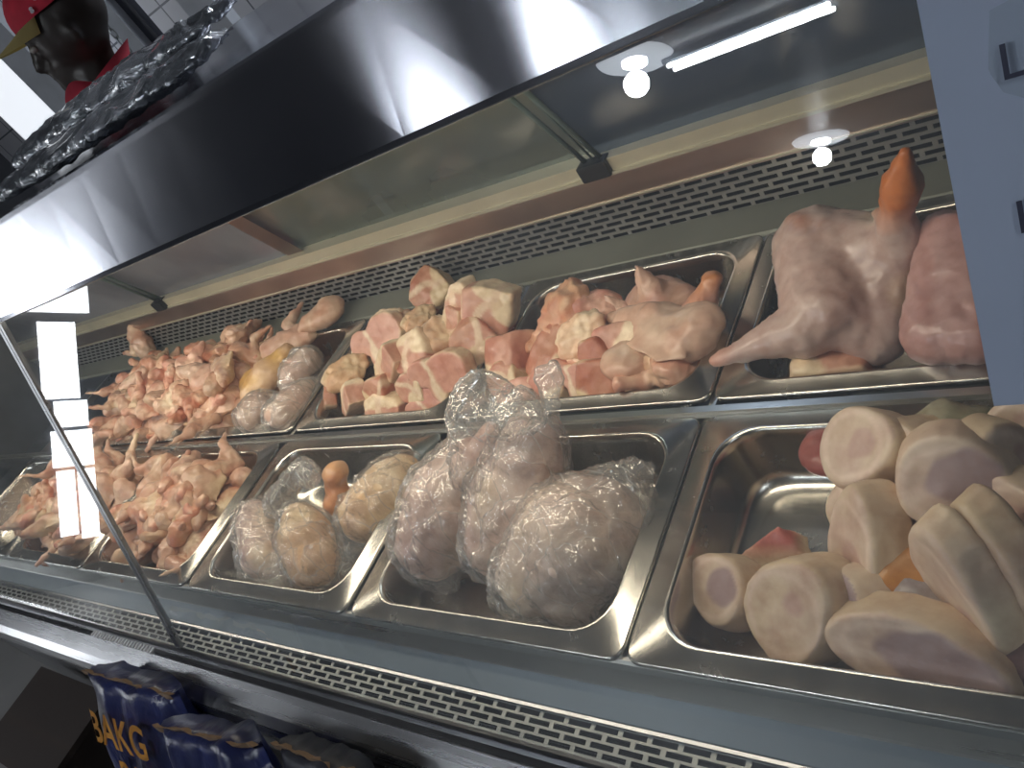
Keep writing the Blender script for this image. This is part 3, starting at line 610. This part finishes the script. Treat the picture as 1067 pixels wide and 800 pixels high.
body('drumstick', [('cap', (a, .022, a.lerp(b, .6), .014)), ('cap', (a.lerp(b, .6), .014, b, .013)), ('ell', (b, (.017, .02, .015)))], .003, ((.005, 30, 'n'), (.001, 80, 'n')), col_chicken(.8, (.80, .50, .30), (.72, .36, .22)), 84, SKIN, None, 'orange chicken drumstick end standing between two wrapped portions', 'chicken')
# three large bagged chickens
WCH = col_chicken(.8, (.88, .70, .60), (.84, .58, .50), 14)
bagged([cap((452, 562), .90, .047, (466, 525), .925, .050), cap((466, 525), .925, .048, (490, 482), .955, .030), cap((500, 480), .965, .022, (512, 448), .995, .010)],
       [cap((500, 490), .97, .03, (498, 452), 1.0, .030), cap((498, 452), 1.0, .030, (505, 425), 1.015, .038), cap((515, 440), 1.01, .02, (545, 428), 1.02, .022), cap((425, 590), .875, .018, (462, 598), .875, .02), cap((505, 470), .985, .022, (480, 440), 1.01, .012)], 'large bagged chicken at the left with a bare leg bone near its gathered top', 85, WCH)
bagged([cap((520, 565), .90, .040, (540, 515), .93, .052), cap((540, 515), .93, .050, (550, 475), .955, .038), cap((548, 470), .97, .034, (545, 450), .985, .022)],
       [cap((556, 470), .97, .034, (570, 446), 1.0, .012), cap((570, 446), 1.0, .009, (577, 428), 1.01, .0065), cap((577, 430), 1.01, .0065, (568, 388), 1.035, .009), cap((577, 430), 1.01, .0065, (578, 380), 1.04, .007)], 'large bagged chicken in the middle with a tall twisted bag top', 86, WCH)
bagged([cap((560, 600), .89, .044, (604, 562), .90, .064), cap((604, 562), .90, .062, (624, 552), .895, .052), cap((560, 600), .885, .038, (590, 612), .875, .04)],
       [cap((640, 520), .915, .034, (655, 500), .93, .020), cap((645, 545), .895, .04, (660, 520), .905, .022), cap((535, 620), .87, .026, (560, 640), .865, .022), cap((655, 500), .93, .018, (668, 492), .935, .010)], 'widest bagged chicken lying at the right, its creased bag folded under', 87, col_chicken(.8, (.82, .68, .56), (.70, .52, .44), 14))
print('bags')
# marrow bones
FB = [(905, 468, .91, (.042, .037, .018), (-.45, -.35, .8), .4, .28, 'thick wedge-cut bone slice at the rear left of the bone pile'),
 (956, 476, .905, (.036, .032, .022), (-.5, -.5, .6), .0, .3, 'cream bone slice half hidden behind the purple-cored one'),
 (993, 497, .93, (.042, .036, .018), (.05, -.80, .55), .2, .50, 'bone slice with a purple core resting on top of the pile'),
 (1046, 478, .92, (.022, .042, .014), (.8, -.5, .3), .2, .2, 'narrow cream bone slice standing at the upper right of the pile'),
 (906, 566, .90, (.044, .033, .018), (-.60, -.50, .58), (-.08, -.746, -.66), .3, 'tall oval bone slice showing a pale cut face, left centre of the pile'),
 (757, 614, .872, (.034, .032, .017), (-.25, -.45, .85), .2, .42, 'round bone slice with a purple core lying apart at the front left'),
 (836, 634, .885, (.047, .042, .022), (-.35, -.60, .7), .6, .2, 'largest rolled bone slice with a hollow yellow centre'),
 (898, 634, .885, (.026, .034, .016), (-.7, -.5, .5), .4, .75, 'small greyish slice beside the rolled one'),
 (960, 678, .89, (.062, .034, .017), (-.1, -.80, .55), -.15, .6, 'long oval bone slice with a grey face at the front of the pile'),
 (1010, 618, .91, (.063, .036, .013), (-.58, -.62, .12), (.346, -.405, -.841), .2, 'tall pale bone slice standing on edge at the right'),
 (1052, 602, .915, (.058, .036, .013), (-.58, -.62, .16), (.346, -.405, -.841), .2, 'second upright pale slice leaning behind the tall one'),
 (1066, 535, .915, (.034, .030, .016), (-.5, -.6, .5), .3, .3, 'pink tinged bone slice at the right edge above the upright slices'),
 (922, 520, .875, (.044, .034, .020), (.1, -.3, .9), .3, .1, 'cream bone slice lying under the rear of the pile'),
 (962, 548, .875, (.050, .040, .022), (.2, -.2, .9), .8, .1, 'brownish bone slice lying flat in the middle under the others'),
 (1062, 445, .925, (.028, .022, .014), (0, -.6, .7), .8, .1, 'small pale slice at the far upper right corner of the pile'),
 (1010, 560, .875, (.045, .040, .022), (.2, -.2, .9), .8, .1, 'cream slice deep under the upright ones')]
for i, (px, py, z, (a_, b_, t_), ax, sp, mr, lab) in enumerate(FB):
    put('bone_slice', bone_slice(200+i, a_, b_, t_, .05, mr), A(px, py, z), axis_rot(ax, sp), 1., lab, 'bone', m=BONE)
gl = lambda p, n, s: lerp((.52, .46, .42), (.30, .26, .27), .5+noise.noise(p*30+s))
put('meat_scrap', blob([('pts', [(-.04, -.01, -.01), (.035, -.02, -.01), (.03, .02, -.01), (-.01, .02, -.01), (.01, .015, .022), (-.035, 0, .004)])], .0028, 2, ((.002, 40, 'n'),), lambda p, n, s: lerp(FAT, (.55, .18, .14), (p.z+.004)*70), 230), A(808, 575, .862), (0, 0, .2), .9, 'small wedge with a red tip lying behind the rolled slice', 'meat', m=CUT)
put('meat_scrap', blob([('ell', ((0, 0, 0), (.04, .022, .015))), ('cap', ((.02, 0, 0), .016, (-.045, .01, .002), .006))], .003, 2, ((.004, 30, 'n'),), lambda p, n, s: lerp((.70, .34, .12), (.62, .40, .24), .5+noise.noise(p*30)), 231), A(937, 600, .895), (0, 0, .6), 1., 'orange brown scrap between the oval slice and the upright ones', 'meat', m=CUT)
put('meat_scrap', blob([('ell', ((0, 0, 0), (.05, .03, .02))), ('ell', ((-.03, .0, .01), (.024, .02, .014)))], .003, 2, ((.005, 30, 'n'),), gl, 232), A(950, 632, .885), (0, 0, .2), 1., 'wet grey scrap behind the long oval slice', 'meat', m=CUT)
put('meat_scrap', blob([('ell', ((0, 0, 0), (.045, .025, .02)))], .003, 2, ((.006, 30, 'n'),), lambda p, n, s: lerp((.30, .30, .20), (.50, .46, .34), .5+noise.noise(p*30)), 233), A(985, 450, .90), (0, 0, .3), 1., 'greenish grey scrap at the rear of the bone pan', 'meat', m=CUT)
put('meat_scrap', blob([('ell', ((0, 0, 0), (.04, .03, .025)))], .003, 2, ((.006, 30, 'n'),), lambda p, n, s: lerp((.10, .05, .05), (.28, .14, .13), .5+noise.noise(p*30)), 234), A(1058, 692, .875), (0, 0, .3), 1., 'dark maroon scrap at the front right corner of the bone pan', 'meat', m=CUT)
put('meat_scrap', blob([('ell', ((0, 0, 0), (.035, .03, .015)))], .003, 2, ((.004, 30, 'n'),), lambda p, n, s: (.36, .12, .10), 235), A(870, 468, .89), (0, 0, .3), .9, 'red scrap behind the wedge-cut slice', 'meat', m=CUT)
# ------------------------------------------------------------------ paper sign on the front glass
def text_mesh(s, size, ext=.0004, bold=0.):
    cu = bpy.data.curves.new('t', 'FONT'); cu.body = s; cu.size = size; cu.extrude = ext; cu.offset = bold
    o = bpy.data.objects.new('t', cu); C.objects.link(o); dg = bpy.context.evaluated_depsgraph_get(); dg.update()
    me = bpy.data.meshes.new_from_object(o.evaluated_get(dg)); bpy.data.objects.remove(o); bpy.data.curves.remove(cu); return me
sg = empty('paper_sign', (.07, g0.y, 1.13)); tag(sg, 'large bluish white paper notice taped on the front glass at the right', 'sign')
def gp(x, z, off):   # a point on the glass at height z, lifted off outwards
    t = (z-g0.z)/gu.z; p = g0+gu*t+gn*off; return Vector((x, p.y, p.z))
bm = bmesh.new(); nx, nz = 12, 10; V = [[bm.verts.new(gp(-.076+.28*i/nx, 1.131+.19*j/nz, .004+.001*math.sin(i*.9)*math.sin(j*.7))) for j in range(nz+1)] for i in range(nx+1)]
for i in range(nx):
    for j in range(nz): bm.faces.new((V[i][j], V[i+1][j], V[i+1][j+1], V[i][j+1]))
obj('sheet', bm, PAPER, sg, True)
for s, x, z, sz in (('LA', -.0525, 1.259, .0195), ('I', -.0555, 1.203, .0195)):
    me = text_mesh(s, sz); o = link('lettering', me, INK); o.parent = sg
    mm = Matrix(((1, 0, 0), tuple(0 for _ in range(3)), (0, 0, 0)))
    rot = Matrix((Vector((1, 0, 0)), gu, gn)).transposed().to_4x4(); rot.translation = gp(x, z, .007)-Vector(sg.location); me.transform(rot)
# ------------------------------------------------------------------ dark plastic packages on the canopy
BAGM, nt, b = mat('crinkled_dark_plastic')
v = mapped(nt, (22, 40, 40)); n = N(nt, 'TexNoise', Scale=1.0, Detail=5.0, Distortion=1.2); nt.links.new(v, n.inputs['Vector'])
nt.links.new(ramp(nt, n.outputs['Fac'], [(.3, (.10, .11, .13)), (.5, (.30, .33, .37)), (.66, (.65, .68, .74))]), b.inputs['Base Color'])
b.inputs['Metallic'].default_value = .55; b.inputs['Roughness'].default_value = .16; b.inputs['Specular IOR Level'].default_value = .9; b.inputs['Coat Weight'].default_value = 1; b.inputs['Coat Roughness'].default_value = .06; bump(nt, b, n.outputs['Fac'], .9, .01)
def package(c, rx, ry, rz, rot, seed, label):
    t = empty('plastic_package', c); t.rotation_euler = rot; tag(t, label, 'package', 'plastic packages on the canopy')
    me = blob([('ell', ((0, 0, 0), (rx, ry, rz))), ('ell', ((-rx*.3, 0, 0), (rx*.62, ry*.95, rz*.95))), ('ell', ((rx*.3, 0, 0), (rx*.6, ry*.9, rz*.85)))], .0045, 3, ((.004, 13, 'n'), (.004, 28, 'ridge')), None, seed)
    link('wrapped_bundle', me, BAGM, t)
    me = blob([('pts', [(rx*.8, -.03, 0), (rx*.8, .03, 0), (rx*.8, 0, .012), (rx*1.1, -.045, -.004), (rx*1.1, .04, 0), (rx*1.12, 0, .006)])], .004, 2, ((.004, 40, 'ridge'),), None, seed+1)
    link('sealed_end', me, BAGM, t)
package((-.800, .432, 1.416), .225, .045, .009, (0, 0, .0), 301, 'dark crinkled plastic package lying nearest the front edge of the canopy')
package((-.875, .515, 1.4275), .235, .050, .0135, (0, .0, .0), 303, 'bulkier dark crinkled plastic package lying behind the front one')
# ------------------------------------------------------------------ blue paper sacks in front of the rail
SACK, nt, b = mat('blue_sack_paper'); v = mapped(nt, (14, 14, 5)); n = N(nt, 'TexNoise', Scale=1.0, Detail=5.0, Distortion=.6); nt.links.new(v, n.inputs['Vector'])
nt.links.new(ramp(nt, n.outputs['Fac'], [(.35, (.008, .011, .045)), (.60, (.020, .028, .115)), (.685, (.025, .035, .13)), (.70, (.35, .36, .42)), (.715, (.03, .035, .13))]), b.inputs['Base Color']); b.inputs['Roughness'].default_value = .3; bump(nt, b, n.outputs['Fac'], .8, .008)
KRAFT = plain('brown_kraft_paper', (.20, .13, .08), .8, bmp=.3); DKRAFT = plain('dark_sack_inside', (.02, .016, .014), .9)
YINK, nt, b = mat('yellow_red_ink'); tc = N(nt, 'TexCoord'); sp = N(nt, 'SeparateXYZ'); nt.links.new(tc.outputs['Generated'], sp.inputs[0])
nt.links.new(ramp(nt, sp.outputs['Z'], [(.15, (.50, .10, .01)), (.7, (.75, .42, .04))]), b.inputs['Base Color'])
def sack(o3, w, L, th, tilt, yaw, seed, label, words=(), mt=None):
    """origin = middle of the upper edge; local x across, y down the face, z outwards"""
    t = empty('paper_sack', o3); tag(t, label, 'sack', 'blue paper sacks before the counter')
    dn = Vector((0, -math.cos(tilt), -math.sin(tilt))); xx = Vector((1, 0, 0)); zz = xx.cross(dn)*-1
    if zz.z < 0: zz = -zz
    rot = (Matrix.Rotation(yaw, 3, 'Z') @ Matrix((xx, dn, zz)).transposed()).to_4x4()
    n, k = 24, 30; bm = bmesh.new(); sides = []
    for sgn in (1, -1):
        g = []
        for i in range(n+1):
            row = []
            for j in range(k+1):
                u, q = i/n, j/k; e = min(1, 5*min(u, 1-u))**.5*min(1, .25+2.2*min(q+.02, 1-q+.02))**.6
                z = sgn*th/2*e+.006*noise.noise(Vector((u*7, q*9, sgn*3+seed)))*(1 if e > .3 else .4)
                row.append(bm.verts.new(((u-.5)*w*(1-.06*(1-q)), q*L+.008*noise.noise(Vector((u*6, seed, 1)))*(1-q), z)))
            g.append(row)
        for i in range(n):
            for j in range(k): bm.faces.new((g[i][j], g[i+1][j], g[i+1][j+1], g[i][j+1]))
        sides.append(g)
    def bridge(a, b):
        for i in range(len(a)-1): bm.faces.new((a[i], a[i+1], b[i+1], b[i]))
    f, bk = sides; bridge([c[0] for c in f], [c[0] for c in bk]); bridge(f[0], bk[0]); bridge(f[-1], bk[-1]); bridge([c[-1] for c in f], [c[-1] for c in bk])
    bm.transform(rot); me = bpy.data.meshes.new('s'); bmesh.ops.recalc_face_normals(bm, faces=bm.faces); bm.to_mesh(me); bm.free(); link('sack_body', me, mt or SACK, t, True)
    # torn, creased kraft edge round the mouth
    bm = bmesh.new(); prev = None
    for i in range(n+1):
        u = i/n; h = .003+.006*noise.noise(Vector((u*11, seed, 4))); zc = th*.12+.006*noise.noise(Vector((u*8, seed, 7)))
        a = bm.verts.new(((u-.5)*w*.96, .006, zc)); b_ = bm.verts.new(((u-.5)*w*.97, -h, zc+.003)); c_ = bm.verts.new(((u-.5)*w*.97, -h+.003, zc-.004))
        if prev:
            bm.faces.new((prev[0], a, b_, prev[1])); bm.faces.new((prev[1], b_, c_, prev[2]))
        prev = (a, b_, c_)
    bm.transform(rot); me = bpy.data.meshes.new('e'); bm.to_mesh(me); bm.free(); link('torn_edge', me, KRAFT, t)
    for s, x, y, sz in words:
        me = text_mesh(s, sz, .0003, sz*.02)
        bm = bmesh.new(); bm.from_mesh(me); bmesh.ops.subdivide_edges(bm, edges=bm.edges, cuts=2)
        for v_ in bm.verts:
            X, Y = v_.co.x+x, y-v_.co.y; u, q = X/w+.5, Y/L
            e = min(1, 5*max(0, min(u, 1-u)))**.5*min(1, .25+2.2*min(q+.02, 1-q+.02))**.6
            v_.co = Vector((X, Y, th/2*e+.010))
        bm.transform(rot); bm.to_mesh(me); bm.free(); link('lettering', me, YINK, t)
    return t
a, b = A(100, 690, .862), A(192, 706, .862); T1 = (a+b)/2
print('sack', T1, b-a)
sack(T1+Vector((0, -.012, .0)), (b-a).length*1.1, .42, .09, math.radians(62), math.atan2(b.y-a.y, b.x-a.x)*.5, 3, 'creased blue paper sack with yellow printed letters leaning on the front rail', (('BAKG', -.098, .085, .066), ('BAA', -.03, .145, .060)))
a, b = A(163, 757, .885), A(280, 764, .885); T2 = (a+b)/2
sack(T2, (b-a).length, .42, .08, math.radians(62), math.atan2(b.y-a.y, b.x-a.x)*.5, 8, 'blue paper sack with a torn brown edge lying over the lettered one')
a, b = A(283, 774, .875), A(392, 795, .875); T3 = (a+b)/2
sack(T3+Vector((0, 0, -.004)), (b-a).length, .42, .07, math.radians(62), 0, 13, 'dark opened sack with a ragged top at the right of the other two', mt=plain('dark_blue_sack', (.008, .010, .022), .5))
# low bench the sacks stand on, and dark crate left of them
t = empty('low_bench', (-1.0, -.12, 0)); tag(t, 'low dark bench standing in front of the counter under the sacks', 'bench')
obj('bench_top', boxm(-1.62, -.45, -.30, .08, .44, .47), BODY, t)
for x in (-1.58, -.52):
    for y in (-.27, .04): obj('leg', boxm(x, x+.04, y, y+.03, 0, .44), BODY, t)
t = empty('wooden_crate', (-2.18, 0, 0)); tag(t, 'dark brown crate standing on the floor left of the sacks', 'crate')
BR = plain('dark_brown_wood', (.035, .024, .02), .7, scale=(3, 3, 30))
for z in (.05, .20, .35):
    for (x0, x1, y0, y1) in ((-2.38, -1.98, -.10, -.085), (-2.38, -1.98, .085, .10), (-2.38, -2.365, -.085, .085), (-1.995, -1.98, -.085, .085)): obj('slat', boxm(x0, x1, y0, y1, z, z+.12), BR, t)
obj('crate_bottom', boxm(-2.365, -1.995, -.085, .085, 0, .05), BR, t); obj('lid', boxm(-2.39, -1.97, -.11, .11, .475, .49), BR, t)
bm = bmesh.new(); tube(bm, (-2.9, -.25, .03), (-1.3, -.62, .03), .02); tag(obj('floor_pipe', bm, LGREY), 'pale grey pipe lying on the floor at the lower left', 'pipe')
# ------------------------------------------------------------------ behind the counter
# grey posts and the dark opening behind the attendant
def post(px0, px1, y, m, name, lab, d=.05, cat='post'):
    x0 = aty(*px0, y).x; x1 = aty(*px1, y).x
    tag(obj(name, boxm(x0, x1, y, y+d, 0, ZC), m), lab, cat)
post((83, 0), (108, 0), 2.2, LGREY, 'door_frame', 'light grey upright frame right of the attendant, nearest the chain', cat='frame')
post((105, 0), (132, 0), 2.24, plain('dark_opening', (.03, .035, .05), .6), 'dark_panel', 'dark upright panel between two light grey frames', .03, 'panel')
post((183, 0), (222, 0), 2.2, LGREY, 'door_frame', 'light grey upright frame farthest right behind the packages', cat='frame')
post((-60, 0), (-22, 0), 2.0, LGREY, 'door_frame', 'light grey upright frame left of the attendant', cat='frame')
x0 = aty(-125, 0, 2.6).x; x1 = aty(-50, 0, 2.6).x
struct('window_5', boxm(x0, x1, 2.6, 2.62, .9, 2.5), emit('bright_doorway', (.9, .94, 1), .85))
# hanging chain
bm = bmesh.new(); px = aty(114, 30, 2.1)
for i in range(26):
    z = 1.75-.034*i; ax = i % 2
    rings = []
    for a in range(12):
        th_ = 2*PI*a/12; c = Vector((.011*math.cos(th_), 0, .020*math.sin(th_))); nrm = Vector((math.cos(th_), 0, math.sin(th_)))
        if ax: c = Vector((0, c.x, c.z)); nrm = Vector((0, nrm.x, nrm.z))
        side = Vector((0, 1, 0)) if not ax else Vector((1, 0, 0))
        rings.append([bm.verts.new(c+(nrm*math.cos(f_)+side*math.sin(f_))*.0035+Vector((px.x, px.y, z))) for f_ in (0, PI/3*2, PI/3*4)])
    for a in range(12):
        r0, r1 = rings[a], rings[(a+1) % 12]
        for k in range(3): bm.faces.new((r0[k], r0[(k+1) % 3], r1[(k+1) % 3], r1[k]))
tube(bm, (px.x, px.y, 1.77), (px.x, px.y, 2.7), .004, None, 6)
tag(obj('hanging_chain', bm, ST_DARK), 'thin metal chain hanging beside the attendant', 'chain')
# attendant
def attendant():
    hc = aty(72, 32, 1.15); X, Y, Z = hc
    fwd = Vector((-.60, -.80, 0)).normalized(); lf = Vector((-fwd.y, fwd.x, 0)); upv = Vector((0, 0, 1))
    def P3(f, l, u):                                  # head-centred frame, chest carried ahead of the head
        k = max(0, min(1, (-u-.07)/.1)); return hc+fwd*(f+.10*k)+lf*l+upv*(u+(.03 if -.9 < u < -.09 else 0))
    t = empty('person', (X, Y, 0)); tag(t, 'person in a red cap and red polo shirt standing behind the counter, looking down', 'person')
    nk0, nk1 = P3(-.02, 0, -.10), P3(-.045, 0, -.20); g = Z-1.0
    hipz, kn = -.72-.0, -1.08
    pr = [('ell', (P3(0, 0, .02), (.082, .092, .108), (0, 0, math.atan2(fwd.y, fwd.x)))), ('ell', (P3(-.02, 0, .035), (.088, .088, .09), (0, 0, math.atan2(fwd.y, fwd.x)))),
          ('cap', (P3(.045, 0, -.05), .045, P3(.065, 0, -.078), .028)), ('cap', (P3(.085, 0, .01), .012, P3(.103, 0, -.022), .014)), ('cap', (P3(.088, -.014, -.050), .010, P3(.088, .014, -.050), .010)), ('cap', (P3(.070, -.03, .028), .018, P3(.070, .03, .028), .018)),
          ('ell', (P3(-.01, .088, -.01), (.014, .012, .028))), ('ell', (P3(-.01, -.088, -.01), (.014, .012, .028))),
          ('cap', (nk0, .056, nk1, .064)), ('cap', (P3(-.05, -.13, -.25), .06, P3(-.05, .13, -.25), .06)), ('cap', (P3(-.04, 0, -.28), .12, P3(-.03, 0, -.62), .115)), ('cap', (P3(-.03, -.06, -.72), .115, P3(-.03, .06, -.72), .115))]
    for s in (-1, 1):
        sh, el, wr = P3(-.05, s*.175, -.26), P3(-.07, s*.225, -.53), P3(-.02, s*.235, -.77)
        pr += [('cap', (sh, .055, el, .042)), ('cap', (el, .040, wr, .027)), ('cap', (wr, .026, wr+fwd*.012-upv*.07, .024)), ('cap', (P3(-.03, s*.09, -.76), .088, P3(0, s*.10, -1.12), .058)), ('cap', (P3(0, s*.10, -1.12), .056, P3(-.03, s*.10, -(Z-.08)), .038)), ('cap', (P3(-.03, s*.10, -(Z-.045)), .042, P3(.13, s*.11, -(Z-.035)), .032))]
        for k, dl in enumerate((-.022, -.007, .008, .022)):
            a = wr+fwd*(.012+dl)-upv*.075; b = a-upv*(.045-.004*abs(k-1))-lf*(s*.006); pr += [('cap', (a, .009, b, .008)), ('cap', (b, .008, b-upv*.022-lf*(s*.012), .007))]
        pr.append(('cap', (wr+fwd*.02-upv*.03, .011, wr+fwd*.05-upv*.075-lf*(s*.01), .009)))
    def c(p, n, s):
        k = (.020, .013, .010)
        if p.z < Z-.70: k = (.03, .035, .06)
        if p.z < .09: k = (.01, .01, .01)
        return k
    me = blob(pr, .008, 3, (), c, 1); me.transform(Matrix.Translation((-X, -Y, 0)))
    sk = flesh('dark_skin', .5, .1, 30, .05); link('body', me, sk, t)
    for s in (-1, 1):
        me = blob([('ell', (P3(.079, s*.032, .012), (.011, .011, .008)))], .002, 1, (), None, 1); me.transform(Matrix.Translation((-X, -Y, 0))); link('eye', me, plain('eye_%s' % ('l' if s > 0 else 'r'), (.35, .33, .3), .2), t)
    RS = plain('red_cloth', (.42, .025, .05), .8, scale=(20, 20, 20), bmp=.3); WB = plain('pale_piping', (.6, .55, .6), .7); RC = plain('red_cap_cloth', (.50, .02, .045), .8, scale=(30, 30, 30), bmp=.2)
    sh = [('cap', (P3(-.05, -.13, -.25), .074, P3(-.05, .13, -.25), .074)), ('cap', (P3(-.04, 0, -.27), .138, P3(-.03, 0, -.62), .134)), ('cap', (P3(-.03, -.06, -.70), .13, P3(-.03, .06, -.70), .13)), ('cap', (P3(-.045, 0, -.17), .076, P3(-.045, 0, -.22), .10))]
    for s in (-1, 1): sh.append(('cap', (P3(-.05, s*.175, -.26), .070, P3(-.065, s*.218, -.46), .066)))
    me = blob(sh, .008, 3, ((.006, 9, 'n'),), None, 2); me.transform(Matrix.Translation((-X, -Y, 0))); link('polo_shirt', me, RS, t)
    bm = bmesh.new(); ring = []
    for i in range(28):
        a = 2*PI*i/28; d = fwd*math.cos(a)+lf*math.sin(a); lo = P3(-.045, 0, -.165-.02*math.cos(a))+d*.088; hi = P3(-.045, 0, -.128-.02*math.cos(a))+d*.078
        ring.append((bm.verts.new(lo), bm.verts.new(hi), bm.verts.new(lo+d*.006-upv*.006)))
    for i in range(28):
        a, b = ring[i], ring[(i+1) % 28]; bm.faces.new((a[0], b[0], b[1], a[1])); bm.faces.new((a[0], a[2], b[2], b[0]))
    o = obj('collar', bm, RS, t, True)
    bm = bmesh.new(); pts = [P3(-.045, 0, -.172-.02*math.cos(2*PI*i/28))+(fwd*math.cos(2*PI*i/28)+lf*math.sin(2*PI*i/28))*.094 for i in range(28)]
    for i in range(28): tube(bm, pts[i], pts[(i+1) % 28], .004, None, 6)
    obj('collar_piping', bm, WB, t, True)
    # cap: dome, brim, emblem letters
    yaw = math.atan2(fwd.y, fwd.x)
    bm = bmesh.new(); bmesh.ops.create_uvsphere(bm, u_segments=32, v_segments=20, radius=1)
    bmesh.ops.delete(bm, geom=[v for v in bm.verts if v.co.z < -.02], context='VERTS')
    bmesh.ops.transform(bm, matrix=Matrix.Translation(P3(-.018, 0, .052)) @ Matrix.Rotation(yaw, 4, 'Z') @ Matrix.Diagonal((.108, .099, .088, 1)), verts=bm.verts)
    bm2 = bmesh.new(); vs = []
    for i in range(15):
        a = -1.15+2.3*i/14; vs.append((bm2.verts.new(P3(-.018+.106*math.cos(a), .099*math.sin(a), .052)), bm2.verts.new(P3(-.018+.106*math.cos(a)+.075*max(0, math.cos(a*1.2)), .099*math.sin(a), .040-.02*math.sin(a)**2))))
    for i in range(14): bm2.faces.new((vs[i][0], vs[i+1][0], vs[i+1][1], vs[i][1]))
    bmesh.ops.solidify(bm2, geom=bm2.faces, thickness=.004)
    cp = obj('cap', bm, RC, t, True); br = obj('brim', bm2, plain('yellow_brim', (.62, .52, .22), .7), cp, True)
    br.data.transform(Matrix.Translation((-X, -Y, 0)))
    side = lf if (lf.dot(-hc) > 0) else -lf
    for s, f_, u_, sz in (('N', -.03, .070, .04), ('u', .020, .072, .025), ('s', .040, .058, .022)):
        me = text_mesh(s, sz, .001, .001); d = (fwd*(f_*1.1)+side*.1).normalized()
        xx = upv.cross(d).normalized(); base = P3(-.018, 0, .052); zz = (d*.8+upv*.35).normalized(); yy = zz.cross(xx)
        mm = Matrix((xx, yy, zz)).transposed().to_4x4()
        dz = u_-.052; rr = math.sqrt(max(.1, 1-(dz/.088)**2)); mm.translation = base+Vector((d.x, d.y, 0))*(.107*rr)+upv*dz-Vector((X, Y, 0)); me.transform(mm); link('emblem', me, WB, cp)
attendant()
# ------------------------------------------------------------------ lights
def area(name, loc, rot, sx, sy, e, col):
    l = bpy.data.lights.new(name, 'AREA'); l.shape = 'RECTANGLE'; l.size = sx; l.size_y = sy; l.energy = e; l.color = col
    o = bpy.data.objects.new(name, l); C.objects.link(o); o.location = loc; o.rotation_euler = rot; return o
area('case_light', (-1.30, .388, 1.297), (math.radians(18), -.0165, 0), 2.1, .02, 4.9, (1, .88, .70))
for i, (x, y, e) in enumerate(((-1.91, -2.58, 16), (-1.81, -4.69, 16), (-1.4, 2.2, 60), (1.2, -.8, 14))):  # first two at the downlights, the rest added fill without fixtures
    l = bpy.data.lights.new('downlight_and_fill', 'POINT'); l.energy = e; l.shadow_soft_size = .06; l.color = (.90, .95, 1)
    o = bpy.data.objects.new('downlight_and_fill', l); C.objects.link(o); o.location = (x, y, ZC-.12)
w = bpy.data.worlds.new('world'); bpy.context.scene.world = w; w.use_nodes = True
w.node_tree.nodes['Background'].inputs[0].default_value = (.6, .7, .85, 1); w.node_tree.nodes['Background'].inputs[1].default_value = .5
s = bpy.context.scene
s.view_settings.view_transform = 'Standard'; s.view_settings.exposure = 0.0
s.cycles.transparent_max_bounces = 24; s.cycles.sample_clamp_indirect = 6
